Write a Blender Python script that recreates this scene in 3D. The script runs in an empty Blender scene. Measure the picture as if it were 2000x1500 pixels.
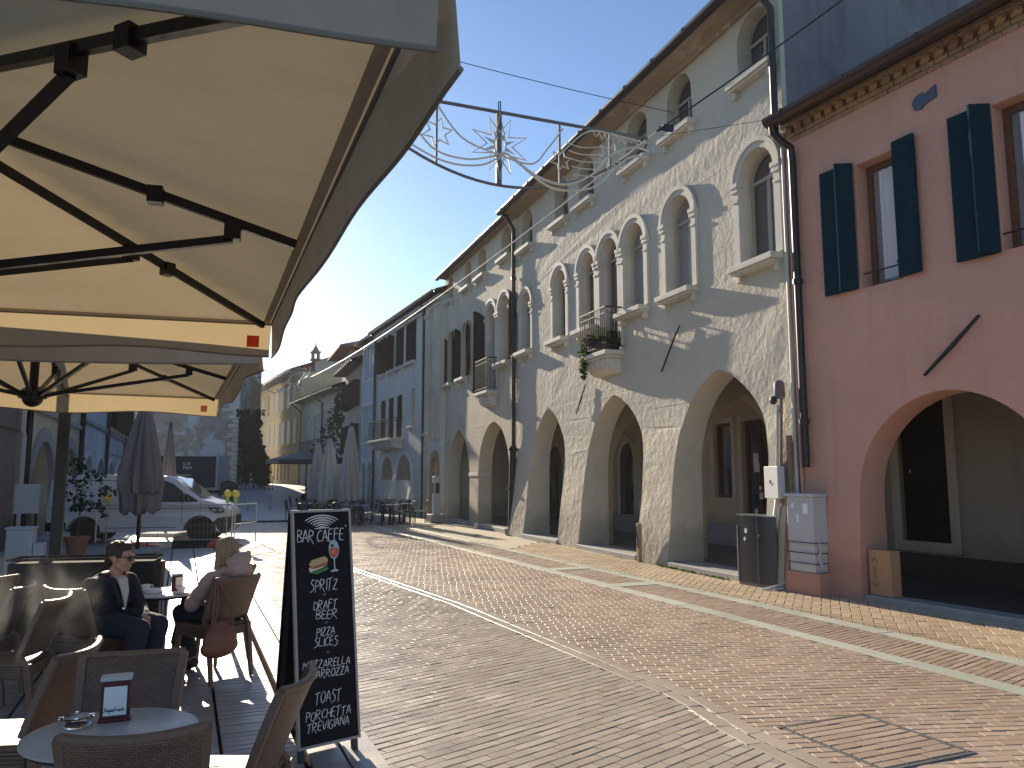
import bpy, bmesh, math, random
from mathutils import Vector, Matrix, noise
from mathutils.geometry import tessellate_polygon
random.seed(7)
R = math.radians
scene = bpy.context.scene
COL = scene.collection

# ------------------------------------------------------------------ camera, light, exposure
cam_data = bpy.data.cameras.new('camera')
cam_data.sensor_width = 36; cam_data.lens = 27.0; cam_data.clip_start = 0.05; cam_data.clip_end = 2000
cam = bpy.data.objects.new('camera', cam_data); COL.objects.link(cam)
cam.location = (0, 0, 1.75); cam.rotation_euler = (R(90 + 6.92), 0, 0)
scene.camera = cam

SUN_AZ, SUN_EL = 26.7, 18.0          # degrees left of +Y, degrees up
world = bpy.data.worlds.new('World'); scene.world = world; world.use_nodes = True
wn = world.node_tree
sky = wn.nodes.new('ShaderNodeTexSky'); sky.sky_type = 'NISHITA'; sky.sun_disc = False
sky.sun_elevation = R(SUN_EL); sky.sun_rotation = R(-SUN_AZ)
sky.air_density = 0.85; sky.dust_density = 0.2; sky.ozone_density = 3.0; sky.altitude = 20
wn.links.new(sky.outputs[0], wn.nodes['Background'].inputs[0])
wn.nodes['Background'].inputs[1].default_value = 0.095
sun_l = bpy.data.lights.new('sun', 'SUN'); sun_l.energy = 5.0; sun_l.angle = R(0.5); sun_l.color = (1.0, 0.86, 0.66)
sun = bpy.data.objects.new('sun', sun_l); COL.objects.link(sun)
sd = Vector((-math.sin(R(SUN_AZ)) * math.cos(R(SUN_EL)), math.cos(R(SUN_AZ)) * math.cos(R(SUN_EL)), math.sin(R(SUN_EL))))
sun.rotation_euler = sd.to_track_quat('Z', 'Y').to_euler(); sun.location = (-30, 60, 40)
scene.view_settings.view_transform = 'Standard'; scene.view_settings.look = 'None'
scene.view_settings.exposure = 1.0; scene.view_settings.gamma = 1.0
scene.cycles.max_bounces = 8; scene.cycles.diffuse_bounces = 4; scene.cycles.transparent_max_bounces = 12
scene.cycles.use_denoising = True

# ------------------------------------------------------------------ helpers
class MB:
    """collects faces and links them as ONE mesh object"""
    def __init__(s): s.v = []; s.f = []
    def add(s, vs, fs):
        b = len(s.v); s.v += [tuple(v) for v in vs]; s.f += [[i + b for i in f] for f in fs]; return s
    def box(s, x0, x1, y0, y1, z0, z1):
        return s.add([(x0,y0,z0),(x1,y0,z0),(x1,y1,z0),(x0,y1,z0),(x0,y0,z1),(x1,y0,z1),(x1,y1,z1),(x0,y1,z1)],
                     [(0,3,2,1),(4,5,6,7),(0,1,5,4),(1,2,6,5),(2,3,7,6),(3,0,4,7)])
    def obox(s, c, sx, sy, sz, rz=0, rx=0, ry=0):
        m = Matrix.Translation(c) @ Matrix.Rotation(rz,4,'Z') @ Matrix.Rotation(ry,4,'Y') @ Matrix.Rotation(rx,4,'X')
        t = MB().box(-sx/2,sx/2,-sy/2,sy/2,-sz/2,sz/2); return s.add([m @ Vector(v) for v in t.v], t.f)
    def bar(s, p, q, w, h, w2=None, h2=None):
        p, q = Vector(p), Vector(q); d = (q-p).normalized()
        a = d.cross(Vector((0,0,1)));  a = a.normalized() if a.length > 1e-4 else Vector((1,0,0))
        b = a.cross(d).normalized(); w2 = w if w2 is None else w2; h2 = h if h2 is None else h2
        vs = [p+a*i*w/2+b*j*h/2 for i,j in ((-1,-1),(1,-1),(1,1),(-1,1))]+[q+a*i*w2/2+b*j*h2/2 for i,j in ((-1,-1),(1,-1),(1,1),(-1,1))]
        return s.add(vs, [(0,1,2,3),(7,6,5,4),(0,4,5,1),(1,5,6,2),(2,6,7,3),(3,7,4,0)])
    def tube(s, pts, r, n=8, closed=False):
        pts = [Vector(p) for p in pts]; m = len(pts); rs = r if isinstance(r,(list,tuple)) else [r]*m
        vs = []; prev = None
        for i,p in enumerate(pts):
            if closed: d = pts[(i+1)%m]-pts[i-1]
            else: d = pts[min(i+1,m-1)]-pts[max(i-1,0)]
            d.normalize()
            if prev is None:
                a = d.cross(Vector((0,0,1)));  a = a.normalized() if a.length > 1e-3 else Vector((1,0,0))
            else:
                a = prev - d*prev.dot(d); a.normalize()
            prev = a; b = d.cross(a)
            vs += [p+(a*math.cos(2*math.pi*k/n)+b*math.sin(2*math.pi*k/n))*rs[i] for k in range(n)]
        fs = []
        for i in range(m if closed else m-1):
            j = (i+1)%m
            fs += [(i*n+k, i*n+(k+1)%n, j*n+(k+1)%n, j*n+k) for k in range(n)]
        if not closed: fs += [tuple(range(n))[::-1], tuple((m-1)*n+k for k in range(n))]
        return s.add(vs, fs)
    def lathe(s, prof, n=20, c=(0,0,0), sq=1.0):
        vs = []; 
        for r,z in prof: vs += [(c[0]+r*math.cos(2*math.pi*k/n), c[1]+sq*r*math.sin(2*math.pi*k/n), c[2]+z) for k in range(n)]
        fs = [(i*n+k, i*n+(k+1)%n, (i+1)*n+(k+1)%n, (i+1)*n+k) for i in range(len(prof)-1) for k in range(n)]
        fs += [tuple(range(n))[::-1], tuple((len(prof)-1)*n+k for k in range(n))]
        return s.add(vs, fs)
    def ball(s, c, r, rot=None, n=14, m=9):
        r = (r,r,r) if isinstance(r,(int,float)) else r
        M3 = rot if rot is not None else Matrix.Identity(3); c = Vector(c)
        vs = [c+M3@Vector((0,0,-r[2]))]
        for i in range(1,m):
            t = math.pi*i/m-math.pi/2
            vs += [c+M3@Vector((r[0]*math.cos(t)*math.cos(2*math.pi*k/n), r[1]*math.cos(t)*math.sin(2*math.pi*k/n), r[2]*math.sin(t))) for k in range(n)]
        vs.append(c+M3@Vector((0,0,r[2]))); L = len(vs)-1
        fs = [(0,1+(k+1)%n,1+k) for k in range(n)]
        fs += [(1+(i*n)+k,1+(i*n)+(k+1)%n,1+(i+1)*n+(k+1)%n,1+(i+1)*n+k) for i in range(m-2) for k in range(n)]
        fs += [(L,1+(m-2)*n+k,1+(m-2)*n+(k+1)%n) for k in range(n)]
        return s.add(vs, fs)
    def cap(s, p, q, r0, r1=None, n=12):
        """tapered capsule"""
        r1 = r0 if r1 is None else r1
        s.ball(p, r0, n=n, m=8); s.ball(q, r1, n=n, m=8); return s.tube([p,q],[r0,r1],n)
    def prism(s, poly, y0, y1, fn=None):
        """polygon in x,z extruded along y"""
        fn = fn or (lambda x,y,z:(x,y,z)); n = len(poly)
        vs = [fn(x,y0,z) for x,z in poly]+[fn(x,y1,z) for x,z in poly]
        tr = tessellate_polygon([[Vector((x,z,0)) for x,z in poly]])
        fs = [tuple(t) for t in tr]+[tuple(i+n for i in t)[::-1] for t in tr]
        fs += [(i,(i+1)%n,(i+1)%n+n,i+n) for i in range(n)]
        return s.add(vs, fs)
    def ring(s, po, pi, y0, y1, open_=False):
        """band between two x,z outlines with the same point count, extruded along y"""
        n = len(po); vs = [(x,y0,z) for x,z in po]+[(x,y0,z) for x,z in pi]+[(x,y1,z) for x,z in po]+[(x,y1,z) for x,z in pi]
        fs = []
        for i in range(n-1 if open_ else n):
            j = (i+1)%n
            fs += [(i,j,n+j,n+i),(2*n+i,3*n+i,3*n+j,2*n+j),(i,2*n+i,2*n+j,j),(n+i,n+j,3*n+j,3*n+i)]
        if open_:
            for i in (0,n-1): fs.append((i,n+i,3*n+i,2*n+i))
        return s.add(vs, fs)
    def grid(s, fn, nu, nv):
        vs = [fn(i/nu, j/nv) for j in range(nv+1) for i in range(nu+1)]
        return s.add(vs, [(j*(nu+1)+i, j*(nu+1)+i+1, (j+1)*(nu+1)+i+1, (j+1)*(nu+1)+i) for j in range(nv) for i in range(nu)])
    def build(s, name, mat, parent=None, smooth=None, bevel=0, solid=0, voxel=0, sub=0, normals=True, relax=0):
        me = bpy.data.meshes.new(name); me.from_pydata(s.v, [], s.f); me.validate(); me.update()
        if normals:
            bm = bmesh.new(); bm.from_mesh(me); bmesh.ops.recalc_face_normals(bm, faces=bm.faces); bm.to_mesh(me); bm.free()
        o = bpy.data.objects.new(name, me); COL.objects.link(o)
        if mat: me.materials.append(mat)
        if parent is not None: o.parent = parent
        if voxel:
            m = o.modifiers.new('r','REMESH'); m.mode = 'VOXEL'; m.voxel_size = voxel; m.use_smooth_shade = True
            if relax:
                m = o.modifiers.new('s','SMOOTH'); m.factor = .5; m.iterations = relax
        if solid: m = o.modifiers.new('t','SOLIDIFY'); m.thickness = solid; m.offset = 0
        if bevel: m = o.modifiers.new('b','BEVEL'); m.width = bevel; m.segments = 2; m.limit_method = 'ANGLE'; m.angle_limit = R(35)
        if sub: m = o.modifiers.new('u','SUBSURF'); m.levels = sub; m.render_levels = sub
        if smooth is not None:
            me.polygons.foreach_set('use_smooth',[True]*len(me.polygons)); me.set_sharp_from_angle(angle=R(smooth))
        return o

def tag(o, label=None, cat=None, group=None, kind=None):
    if label: o['label'] = label
    if cat: o['category'] = cat
    if group: o['group'] = group
    if kind: o['kind'] = kind
    return o
def thing(name, label, cat, loc=(0,0,0), rz=0, group=None):
    o = bpy.data.objects.new(name, None); COL.objects.link(o); o.empty_display_size = .2
    o.location = loc; o.rotation_euler = (0,0,rz)
    return tag(o, label, cat, group)
def kids(o): return [c for c in COL.objects if c.parent == o]
def dup(root, loc, rz, label, group=None):
    def cp(o, par):
        c = o.copy(); COL.objects.link(c)
        if par is not None: c.parent = par
        for ch in [x for x in SRC if x.parent == o]: cp(ch, c)
        return c
    SRC = list(COL.objects)
    r = cp(root, None); r.location = loc; r.rotation_euler = (0,0,rz); r['label'] = label
    if group: r['group'] = group
    return r

# street frame: across (to the right) and along (away)
def SC(a, l, z=0): return Vector((.921*a-.391*l, .391*a+.921*l, z))
STREET = R(23.0)

# outlines in x,z
def rect(x0,x1,z0,z1): return [(x0,z0),(x0,z1),(x1,z1),(x1,z0)]
def arch(x0,x1,z0,zs,zc,kind='round',n=12):
    c=(x0+x1)/2; w=(x1-x0)/2; h=zc-zs; pts=[(x0,z0)]
    if kind=='pointed' and h>w:
        Rr=(w*w+h*h)/(2*w); am=math.asin(min(1,h/Rr))
        L=[(x0+Rr-Rr*math.cos(am*i/n), zs+Rr*math.sin(am*i/n)) for i in range(n+1)]
        pts+=L+[(2*c-x,z) for x,z in L[:-1][::-1]]
    else:
        e=0.92 if kind=='ogive' else 1.0
        for i in range(2*n+1):
            t=math.pi*i/(2*n); pts.append((c-w*math.cos(t)*(abs(math.cos(t))**(1/e-1) if abs(math.cos(t))>1e-6 else 1), zs+h*math.sin(t)**e if math.sin(t)>0 else zs))
    pts.append((x1,z0)); return pts
def inset(spec, d):
    k=spec[0]
    if k=='rect': _,x0,x1,z0,z1=spec; return rect(x0+d,x1-d,z0+d,z1-d)
    _,x0,x1,z0,zs,zc,kind=spec; return arch(x0+d,x1-d,z0+d,zs,zc-d,kind)
def outline(spec): return inset(spec,0)

def wall(name, mat, parent, outer, holes, t, batter=None, zb=None, holedepth=None):
    """wall with real openings; front at y=0, back at y=t; batter(x,z) pushes the front out"""
    loops=[outer]+holes; flat=[p for l in loops for p in l]
    tr=tessellate_polygon([[Vector((x,z,0)) for x,z in l] for l in loops])
    bm=bmesh.new(); F=[bm.verts.new((x,0,z)) for x,z in flat]; B=[bm.verts.new((x,t,z)) for x,z in flat]
    for a,b,c in tr:
        try: bm.faces.new((F[a],F[b],F[c])); bm.faces.new((B[c],B[b],B[a]))
        except ValueError: pass
    i0=0
    for l in loops:
        n=len(l)
        for i in range(n):
            a,b=i0+i,i0+(i+1)%n
            try: bm.faces.new((F[a],F[b],B[b],B[a]))
            except ValueError: pass
        i0+=n
    bmesh.ops.recalc_face_normals(bm, faces=bm.faces)
    if batter:
        for z in zb: bmesh.ops.bisect_plane(bm, geom=list(bm.verts)+list(bm.edges)+list(bm.faces), plane_co=(0,0,z), plane_no=(0,0,1))
        for v in bm.verts:
            if v.co.y < t*.5: v.co.y -= batter(v.co.x, v.co.z)
    me=bpy.data.meshes.new(name); bm.to_mesh(me); bm.free(); me.materials.append(mat)
    o=bpy.data.objects.new(name,me); COL.objects.link(o); o.parent=parent
    return o

# ------------------------------------------------------------------ stroke lettering (hand-painted capitals)
GL = {
'A':[[(0,0),(.35,1),(.7,0)],[(.1,.35),(.6,.35)]], 'B':[[(0,0),(0,1),(.5,.85),(.45,.6),(.05,.52),(.6,.3),(.5,.05),(0,0)]],
'C':[[(.65,.85),(.4,1),(.1,.75),(.02,.35),(.25,.02),(.65,.12)]], 'D':[[(0,0),(.05,1),(.55,.75),(.65,.35),(.4,.05),(0,0)]],
'E':[[(.6,1),(.1,.95),(.05,.05),(.6,0)],[(.07,.52),(.5,.55)]], 'F':[[(.05,-.1),(.12,1),(.7,1)],[(.08,.55),(.55,.58)]],
'G':[[(.65,.85),(.35,1),(.05,.6),(.1,.1),(.5,0),(.65,.4),(.35,.42)]], 'H':[[(0,0),(.05,1)],[(.6,1),(.62,0)],[(0,.5),(.62,.55)]],
'I':[[(.1,0),(.12,1)]], 'L':[[(.1,1),(.03,.02),(.6,0)]], 'M':[[(0,0),(.1,1),(.4,.4),(.72,1),(.8,0)]],
'N':[[(0,0),(.06,1),(.6,0),(.66,1)]], 'O':[[(.35,1),(.05,.65),(.12,.1),(.45,0),(.7,.4),(.6,.9),(.35,1)]],
'P':[[(.05,-.1),(.08,1),(.6,.85),(.5,.5),(.1,.45)]], 'R':[[(.02,0),(.08,1),(.6,.85),(.5,.52),(.1,.45),(.75,-.2)]],
'S':[[(.6,.9),(.25,1),(.1,.7),(.5,.42),(.45,.05),(-.05,-.12)]], 'T':[[(-.05,.92),(.7,1.05)],[(.35,1),(.25,-.1)]],
'U':[[(0,1),(.05,.2),(.3,0),(.55,.2),(.6,1)]], 'V':[[(0,1),(.3,0),(.65,1)]], 'X':[[(0,0),(.6,1)],[(.05,1),(.65,0)]],
'Z':[[(0,.95),(.6,1),(0,.02),(.7,0)]], "'":[[(.1,1.25),(.25,1.08)]], '1':[[(.1,.8),(.3,1),(.3,0)]], '9':[[(.55,.7),(.2,.55),(.1,.85),(.4,1),(.55,.7),(.4,0)]],
'4':[[(.45,0),(.45,1),(.05,.35),(.65,.35)]], '8':[[(.3,.52),(.08,.8),(.3,1),(.52,.8),(.3,.52),(.05,.2),(.3,0),(.58,.2),(.3,.52)]], '0':[[(.3,1),(.05,.6),(.15,.05),(.5,.1),(.58,.7),(.3,1)]],
'a':[[(.5,.45),(.15,.45),(.05,.1),(.4,.05),(.5,.45),(.55,0)]], 'd':[[(.5,.4),(.1,.4),(.08,.03),(.45,.1),(.6,1),(.55,0)]], 'e':[[(.08,.25),(.48,.3),(.3,.5),(.08,.25),(.2,0),(.5,.1)]],
'f':[[(.5,.95),(.3,.9),(.15,-.3)],[(0,.45),(.45,.5)]], 'g':[[(.5,.45),(.12,.42),(.1,.08),(.45,.1),(.5,.45),(.35,-.35),(.05,-.3)]], 'o':[[(.3,.48),(.05,.25),(.25,0),(.5,.22),(.3,.48)]], 'r':[[(.1,0),(.15,.45),(.25,.35),(.45,.47)]],
}
def ribbon(mb, pts, w, fn):
    """flat brush stroke along 2-D points mapped by fn"""
    P=[Vector((a,b)) for a,b in pts]
    if len(P)>2:
        q=[]
        for i in range(len(P)-1):
            p0=P[max(i-1,0)];p1=P[i];p2=P[i+1];p3=P[min(i+2,len(P)-1)]
            ang=(p2-p1).angle(p1-p0) if i>0 and (p1-p0).length>1e-6 else 0
            for k in range(4):
                t=k/4
                q.append(p1+(p2-p1)*t if ang>1.4 else .5*((2*p1)+(p2-p0)*t+(2*p0-5*p1+4*p2-p3)*t*t+(3*p1-p0-3*p2+p3)*t**3))
        P=q+[P[-1]]
    n=len(P); vs=[]
    for i,p in enumerate(P):
        d=P[min(i+1,n-1)]-P[max(i-1,0)]; d=d.normalized() if d.length>1e-9 else Vector((1,0))
        ww=w*(.55+.45*math.sin(math.pi*min(1,(i+.6)/n))); nn=Vector((-d.y,d.x))*ww/2
        vs+=[fn(p.x+nn.x,p.y+nn.y),fn(p.x-nn.x,p.y-nn.y)]
    mb.add(vs,[(2*i,2*i+1,2*i+3,2*i+2) for i in range(n-1)])
def lettering(mb, text, cx, z, h, w, fn, slant=.12, gap=.16, jit=0, xs=1.0):
    adv=[]
    for c in text: adv.append(.35 if c==' ' else (max(p[0] for s in GL[c] for p in s)+gap if c in GL else .6))
    tot=sum(adv); x=cx-tot*h*xs/2; rnd=random.Random(len(text)*7+int(h*1e4))
    for c,a in zip(text,adv):
        if c in GL:
            jz=rnd.uniform(-jit,jit)*h; js=1+rnd.uniform(-jit,jit)
            for s in GL[c]: ribbon(mb,[(x+(p[0]+p[1]*slant)*h*xs, z+jz+p[1]*h*js) for p in s],w,fn)
        x+=a*h*xs
# ------------------------------------------------------------------ materials
class NT:
    def __init__(s, name):
        s.m = bpy.data.materials.new(name); s.m.use_nodes = True; s.t = s.m.node_tree
        s.p = s.t.nodes['Principled BSDF']; s.out = s.t.nodes['Material Output']
    def n(s, typ, **kw):
        n = s.t.nodes.new('ShaderNode'+typ)
        for k,v in kw.items():
            if k in n.inputs: n.inputs[k].default_value = v
            else: setattr(n,k,v)
        return n
    def l(s, a, b): s.t.links.new(a, b)
    def co(s, scale=(1,1,1), rot=(0,0,0), kind='Object'):
        tc = s.n('TexCoord'); mp = s.n('Mapping'); mp.inputs['Scale'].default_value = scale; mp.inputs['Rotation'].default_value = rot
        s.l(tc.outputs[kind], mp.inputs['Vector']); return mp.outputs[0]
    def noise(s, vec, scale, detail=5, rough=.55, dist=0):
        n = s.n('TexNoise'); n.inputs['Scale'].default_value = scale; n.inputs['Detail'].default_value = detail
        n.inputs['Roughness'].default_value = rough; n.inputs['Distortion'].default_value = dist; s.l(vec, n.inputs['Vector']); return n.outputs['Fac']
    def ramp(s, fac, stops):
        r = s.n('ValToRGB'); e = r.color_ramp.elements
        while len(e) < len(stops): e.new(.5)
        for k,(p,c) in enumerate(stops): e[k].position = p; e[k].color = (*c,1) if len(c)==3 else c
        s.l(fac, r.inputs[0]); return r.outputs[0]
    def mix(s, a, b, fac, mode='MIX'):
        m = s.n('Mix', data_type='RGBA', blend_type=mode)
        for sock,v in ((m.inputs[0],fac),(m.inputs[6],a),(m.inputs[7],b)):
            if isinstance(v,(int,float)): sock.default_value = v
            elif isinstance(v,(tuple,list)): sock.default_value = (*v,1) if len(v)==3 else v
            else: s.l(v, sock)
        return m.outputs[2]
    def bump(s, h, strength=.3, dist=.02, prev=None):
        b = s.n('Bump'); b.inputs['Strength'].default_value = strength; b.inputs['Distance'].default_value = dist
        s.l(h, b.inputs['Height'])
        if prev is not None: s.l(prev, b.inputs['Normal'])
        return b.outputs[0]
    def done(s, col=None, rough=None, norm=None, metal=0, spec=None):
        for k,v in (('Base Color',col),('Roughness',rough),('Metallic',metal),('Specular IOR Level',spec)):
            if v is None: continue
            if isinstance(v,(int,float)): s.p.inputs[k].default_value = v
            elif isinstance(v,(tuple,list)): s.p.inputs[k].default_value = (*v,1)
            else: s.l(v, s.p.inputs[k])
        if norm is not None: s.l(norm, s.p.inputs['Normal'])
        return s.m
def sc(c,k): return tuple(max(0,min(1,x*k)) for x in c)
def plain(name, c, rough=.5, metal=0, var=.15, scale=6, bump=.05, spec=None):
    t = NT(name); v = t.co(); f = t.noise(v, scale, 6); f2 = t.noise(v, scale*9, 4)
    col = t.mix(sc(c,1-var), sc(c,1+var), f); rr = t.ramp(f2, [(.2,(max(0,rough-.1),)*3),(.8,(min(1,rough+.12),)*3)])
    return t.done(col, rr, t.bump(f2, bump, .004), metal, spec)
def plaster(name, c, dark=None, patch=None, bump=.5, dist=.03, patch_at=.6, streak=.25, rough=.9, bscale=7, bands=None):
    t = NT(name); v = t.co(); dark = dark or sc(c,.72)
    f = t.noise(v, .55, 7, .6, .4); col = t.mix(dark, c, t.ramp(f,[(.3,(0,)*3),(.62,(1,)*3)]))
    st = t.noise(t.co((2.2,2.2,.12)), 2.0, 5); col = t.mix(col, sc(dark,.72), t.ramp(st,[(.52,(0,)*3),(.78,(streak*2,)*3)]))
    f3 = t.noise(v, 26, 5, .65); col = t.mix(col, sc(c,1.18), t.ramp(f3,[(.55,(0,)*3),(.8,(.35,)*3)]))
    if patch:
        pf = t.ramp(t.noise(v, 1.1, 8, .65, .6),[(patch_at,(0,)*3),(patch_at+.05,(1,)*3)]); col = t.mix(col, patch, pf)
    # grime and damp rising from the pavement
    sx = t.n('SeparateXYZ'); tc = t.n('TexCoord'); t.l(tc.outputs['Object'], sx.inputs[0])
    ma = t.n('Math', operation='ADD'); t.l(sx.outputs[2], ma.inputs[0])
    m2 = t.n('Math', operation='MULTIPLY'); m2.inputs[1].default_value=-1.1; t.l(t.noise(v,2.2,6),m2.inputs[0]); t.l(m2.outputs[0], ma.inputs[1])
    col = t.mix(col, sc(dark,.6), t.ramp(ma.outputs[0],[(-.0,(.55,)*3),(.35,(0,)*3)]))
    h = t.noise(v, bscale, 10, .62, .0); b = t.bump(h, bump, dist); b = t.bump(t.noise(v, bscale*9, 5), bump*.5, dist*.12, b)
    return t.done(col, rough, b, 0, .2)
M = {}
M['plaster_m'] = plaster('aged_beige_plaster', (.53,.485,.40), (.465,.43,.36), (.56,.51,.42), .75, .05, .6, .12, bscale=6)
M['plaster_l'] = plaster('ochre_plaster', (.57,.50,.38), (.47,.41,.32), None, .5, .03, .6, .2, bscale=8)
M['plaster_r'] = plaster('pink_render', (.60,.33,.25), (.535,.29,.22), None, .4, .02, .6, .16, bscale=4)
M['plaster_n'] = plaster('pale_green_grey_plaster', (.60,.575,.50), (.50,.485,.43), (.64,.61,.52), .35, .02, .58, .3)
M['plaster_n2'] = plaster('blue_grey_plaster', (.50,.55,.56), (.42,.46,.48), None, .3, .02)
M['plaster_o'] = plaster('worn_tan_plaster', (.50,.43,.32), (.36,.31,.25), (.55,.5,.42), .4, .02)
M['plaster_p'] = plaster('cream_grey_plaster', (.56,.54,.46), (.46,.45,.40), None, .3, .02)
M['plaster_q'] = plaster('yellow_plaster', (.66,.52,.28), (.55,.43,.25), None, .3, .02)
M['plaster_b'] = plaster('cream_yellow_plaster', (.58,.52,.36), (.45,.40,.29), None, .3, .02)
M['plaster_c'] = plaster('flaking_white_plaster', (.60,.63,.66), (.45,.47,.50), (.36,.33,.30), .4, .02, .62)
M['plaster_a'] = plaster('brown_render', (.24,.19,.16), (.17,.14,.12), None, .3, .02)
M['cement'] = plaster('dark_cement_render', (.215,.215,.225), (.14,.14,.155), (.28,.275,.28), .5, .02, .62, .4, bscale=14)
M['stone'] = plaster('pale_stone', (.60,.57,.50), (.46,.43,.37), None, .3, .01, .6, .35, .75, 20)
M['inner'] = plaster('portico_plaster', (.55,.45,.33), (.48,.39,.29), None, .2, .01)
M['white'] = plaster('off_white_plaster', (.72,.70,.66), None, None, .15, .01)
def brickwall(name, c1, c2, mort, scale, patch=None, pa=.55):
    t = NT(name); v = t.co((1,1,1),(R(90),0,0)); b = t.n('TexBrick'); t.l(v,b.inputs['Vector'])
    for k,x in (('Color1',c1),('Color2',c2),('Mortar',mort)): b.inputs[k].default_value=(*x,1)
    b.inputs['Scale'].default_value=scale; b.inputs['Mortar Size'].default_value=.012; b.inputs['Brick Width'].default_value=.26; b.inputs['Row Height'].default_value=.075; b.inputs['Bias'].default_value=-.1
    vv=t.co(); col=t.mix(b.outputs['Color'], sc(c1,.5), t.ramp(t.noise(vv,1.3,7),[(.45,(0,)*3),(.75,(.7,)*3)]))
    if patch: col=t.mix(col,patch,t.ramp(t.noise(vv,.45,9,.6,.8),[(pa,(0,)*3),(pa+.04,(1,)*3)]))
    return t.done(col,.9,t.bump(b.outputs['Fac'],.4,.02,t.bump(t.noise(vv,20,5),.4,.02)),0,.2)
M['brick_cornice'] = brickwall('cornice_brick', (.33,.20,.11),(.42,.28,.16),(.30,.24,.18),1.0)
M['brick_tower'] = brickwall('tower_brick', (.30,.24,.19),(.38,.33,.28),(.36,.34,.31),1.0,(.46,.47,.49),.53)
M['cornice_m'] = plaster('rough_brown_cornice', (.36,.28,.20), (.24,.18,.13), (.42,.36,.28), .8, .04, .55, .2, bscale=5)
M['wood_dark'] = plain('dark_timber', (.035,.024,.018), .6, var=.4, scale=14)
M['wood_brown'] = plain('brown_timber', (.13,.055,.03), .5, var=.35, scale=18)
M['shutter_green'] = plain('dark_teal_paint', (.010,.032,.046), .9, var=.25, scale=9, spec=0)
M['shutter_brown'] = plain('dark_brown_paint', (.035,.022,.02), .8, var=.3, scale=9, spec=0)
M['frame_grey'] = plain('grey_brown_window_paint', (.36,.31,.26), .5, var=.12)
M['frame_white'] = plain('white_window_paint', (.74,.74,.72), .45, var=.06)
M['metal_dark'] = plain('dark_painted_metal', (.022,.019,.019), .42, .3, var=.3)
M['iron'] = plain('wrought_iron', (.025,.025,.027), .6, 0, var=.3, spec=.2)
M['frame_iron'] = plain('weathered_grey_steel', (.13,.125,.12), .6, 0, var=.3, spec=.3)
M['copper_brown'] = plain('brown_gutter_metal', (.06,.034,.028), .4, .4, var=.3)
M['steel'] = plain('galvanised_steel', (.5,.51,.52), .32, .9, var=.12)
M['tile'] = plain('clay_roof_tile', (.21,.11,.075), .85, var=.5, scale=5, bump=.3)
M['threshold'] = plain('grey_threshold_stone', (.30,.29,.28), .7, var=.25, scale=5, bump=.25)
M['grey_plastic'] = plain('pale_grey_cabinet', (.46,.47,.48), .5, var=.08, scale=3)
M['bin'] = plain('anthracite_paint', (.035,.038,.046), .35, .2, var=.2)
M['cardboard'] = plain('cardboard', (.42,.24,.13), .85, var=.12, scale=8)
M['black_ink'] = plain('black_ink', (.03,.02,.018), .8, var=.1)
M['paper'] = plain('white_paper', (.8,.8,.79), .8, var=.04)
M['chalk'] = plain('chalk_paint', (.66,.63,.58), .9, var=.2, scale=60)
M['blackboard'] = plain('blackboard', (.011,.010,.013), .6, var=.5, scale=4, spec=.15)
M['terracotta'] = plain('terracotta', (.32,.14,.08), .8, var=.2)
M['tyre'] = plain('tyre_rubber', (.012,.012,.013), .75, var=.2)
M['van_white'] = plain('white_van_paint', (.62,.64,.68), .22, var=.03, scale=2, bump=.0)
M['black_plastic'] = plain('black_plastic', (.02,.02,.022), .5, var=.2)
M['red_plastic'] = plain('orange_red_plastic', (.55,.06,.02), .45, var=.15)
M['green_plastic'] = plain('lime_plastic', (.30,.55,.06), .45, var=.1)
M['rubber_red'] = plain('red_logo', (.50,.03,.025), .7, var=.1)
M['maroon'] = plain('maroon_plastic', (.09,.014,.014), .35, var=.15)
M['cable'] = plain('cable_sheath', (.5,.49,.46), .5, var=.1)
M['wire_dark'] = plain('dark_wire', (.02,.02,.022), .5)
M['table_top'] = plain('pale_laminate', (.40,.43,.45), .42, var=.05, scale=3, bump=0)
M['porcelain'] = plain('white_porcelain', (.8,.8,.8), .2, var=.03)
M['concrete'] = plain('concrete', (.36,.36,.36), .85, var=.2, scale=6, bump=.3)
M['tarp'] = plain('dark_blue_tarpaulin', (.022,.026,.038), .5, var=.25, scale=2)
M['fabric_grey'] = plain('taupe_canvas', (.17,.15,.145), .9, var=.2, scale=3, bump=.2)
M['fabric_pale'] = plain('pale_canvas', (.35,.35,.335), .9, var=.2, scale=2, bump=.2)
M['led'] = plain('pale_rope_light', (.62,.59,.50), .35, var=.1)
M['curtain'] = plain('white_curtain', (.66,.66,.68), .9, var=.12, scale=2)
M['leather'] = plain('brown_leather', (.20,.075,.05), .5, var=.2, scale=20)
M['skin'] = plain('skin', (.52,.28,.19), .5, var=.08, scale=20)
M['hair_brown'] = plain('dark_brown_hair', (.045,.025,.016), .5, var=.5, scale=70, bump=.4)
M['hair_blond'] = plain('dark_blond_hair', (.33,.225,.13), .45, var=.5, scale=60, bump=.4)
M['navy'] = plain('navy_wool', (.018,.022,.034), .85, var=.3, scale=25, bump=.3)
M['denim'] = plain('dark_denim', (.022,.026,.042), .85, var=.3, scale=30, bump=.2)
M['knit'] = plain('cream_knit', (.62,.58,.50), .9, var=.1, scale=60, bump=.3)
M['coat'] = plain('dusty_pink_padded_coat', (.45,.305,.26), .6, var=.2, scale=14, bump=.5)
M['shoe'] = plain('dark_leather', (.02,.016,.014), .4)
M['dark_cloth'] = plain('dark_clothes', (.02,.02,.026), .85, var=.3)
M['bark'] = plain('bark', (.10,.07,.05), .9, var=.4, scale=20, bump=.5)
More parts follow.
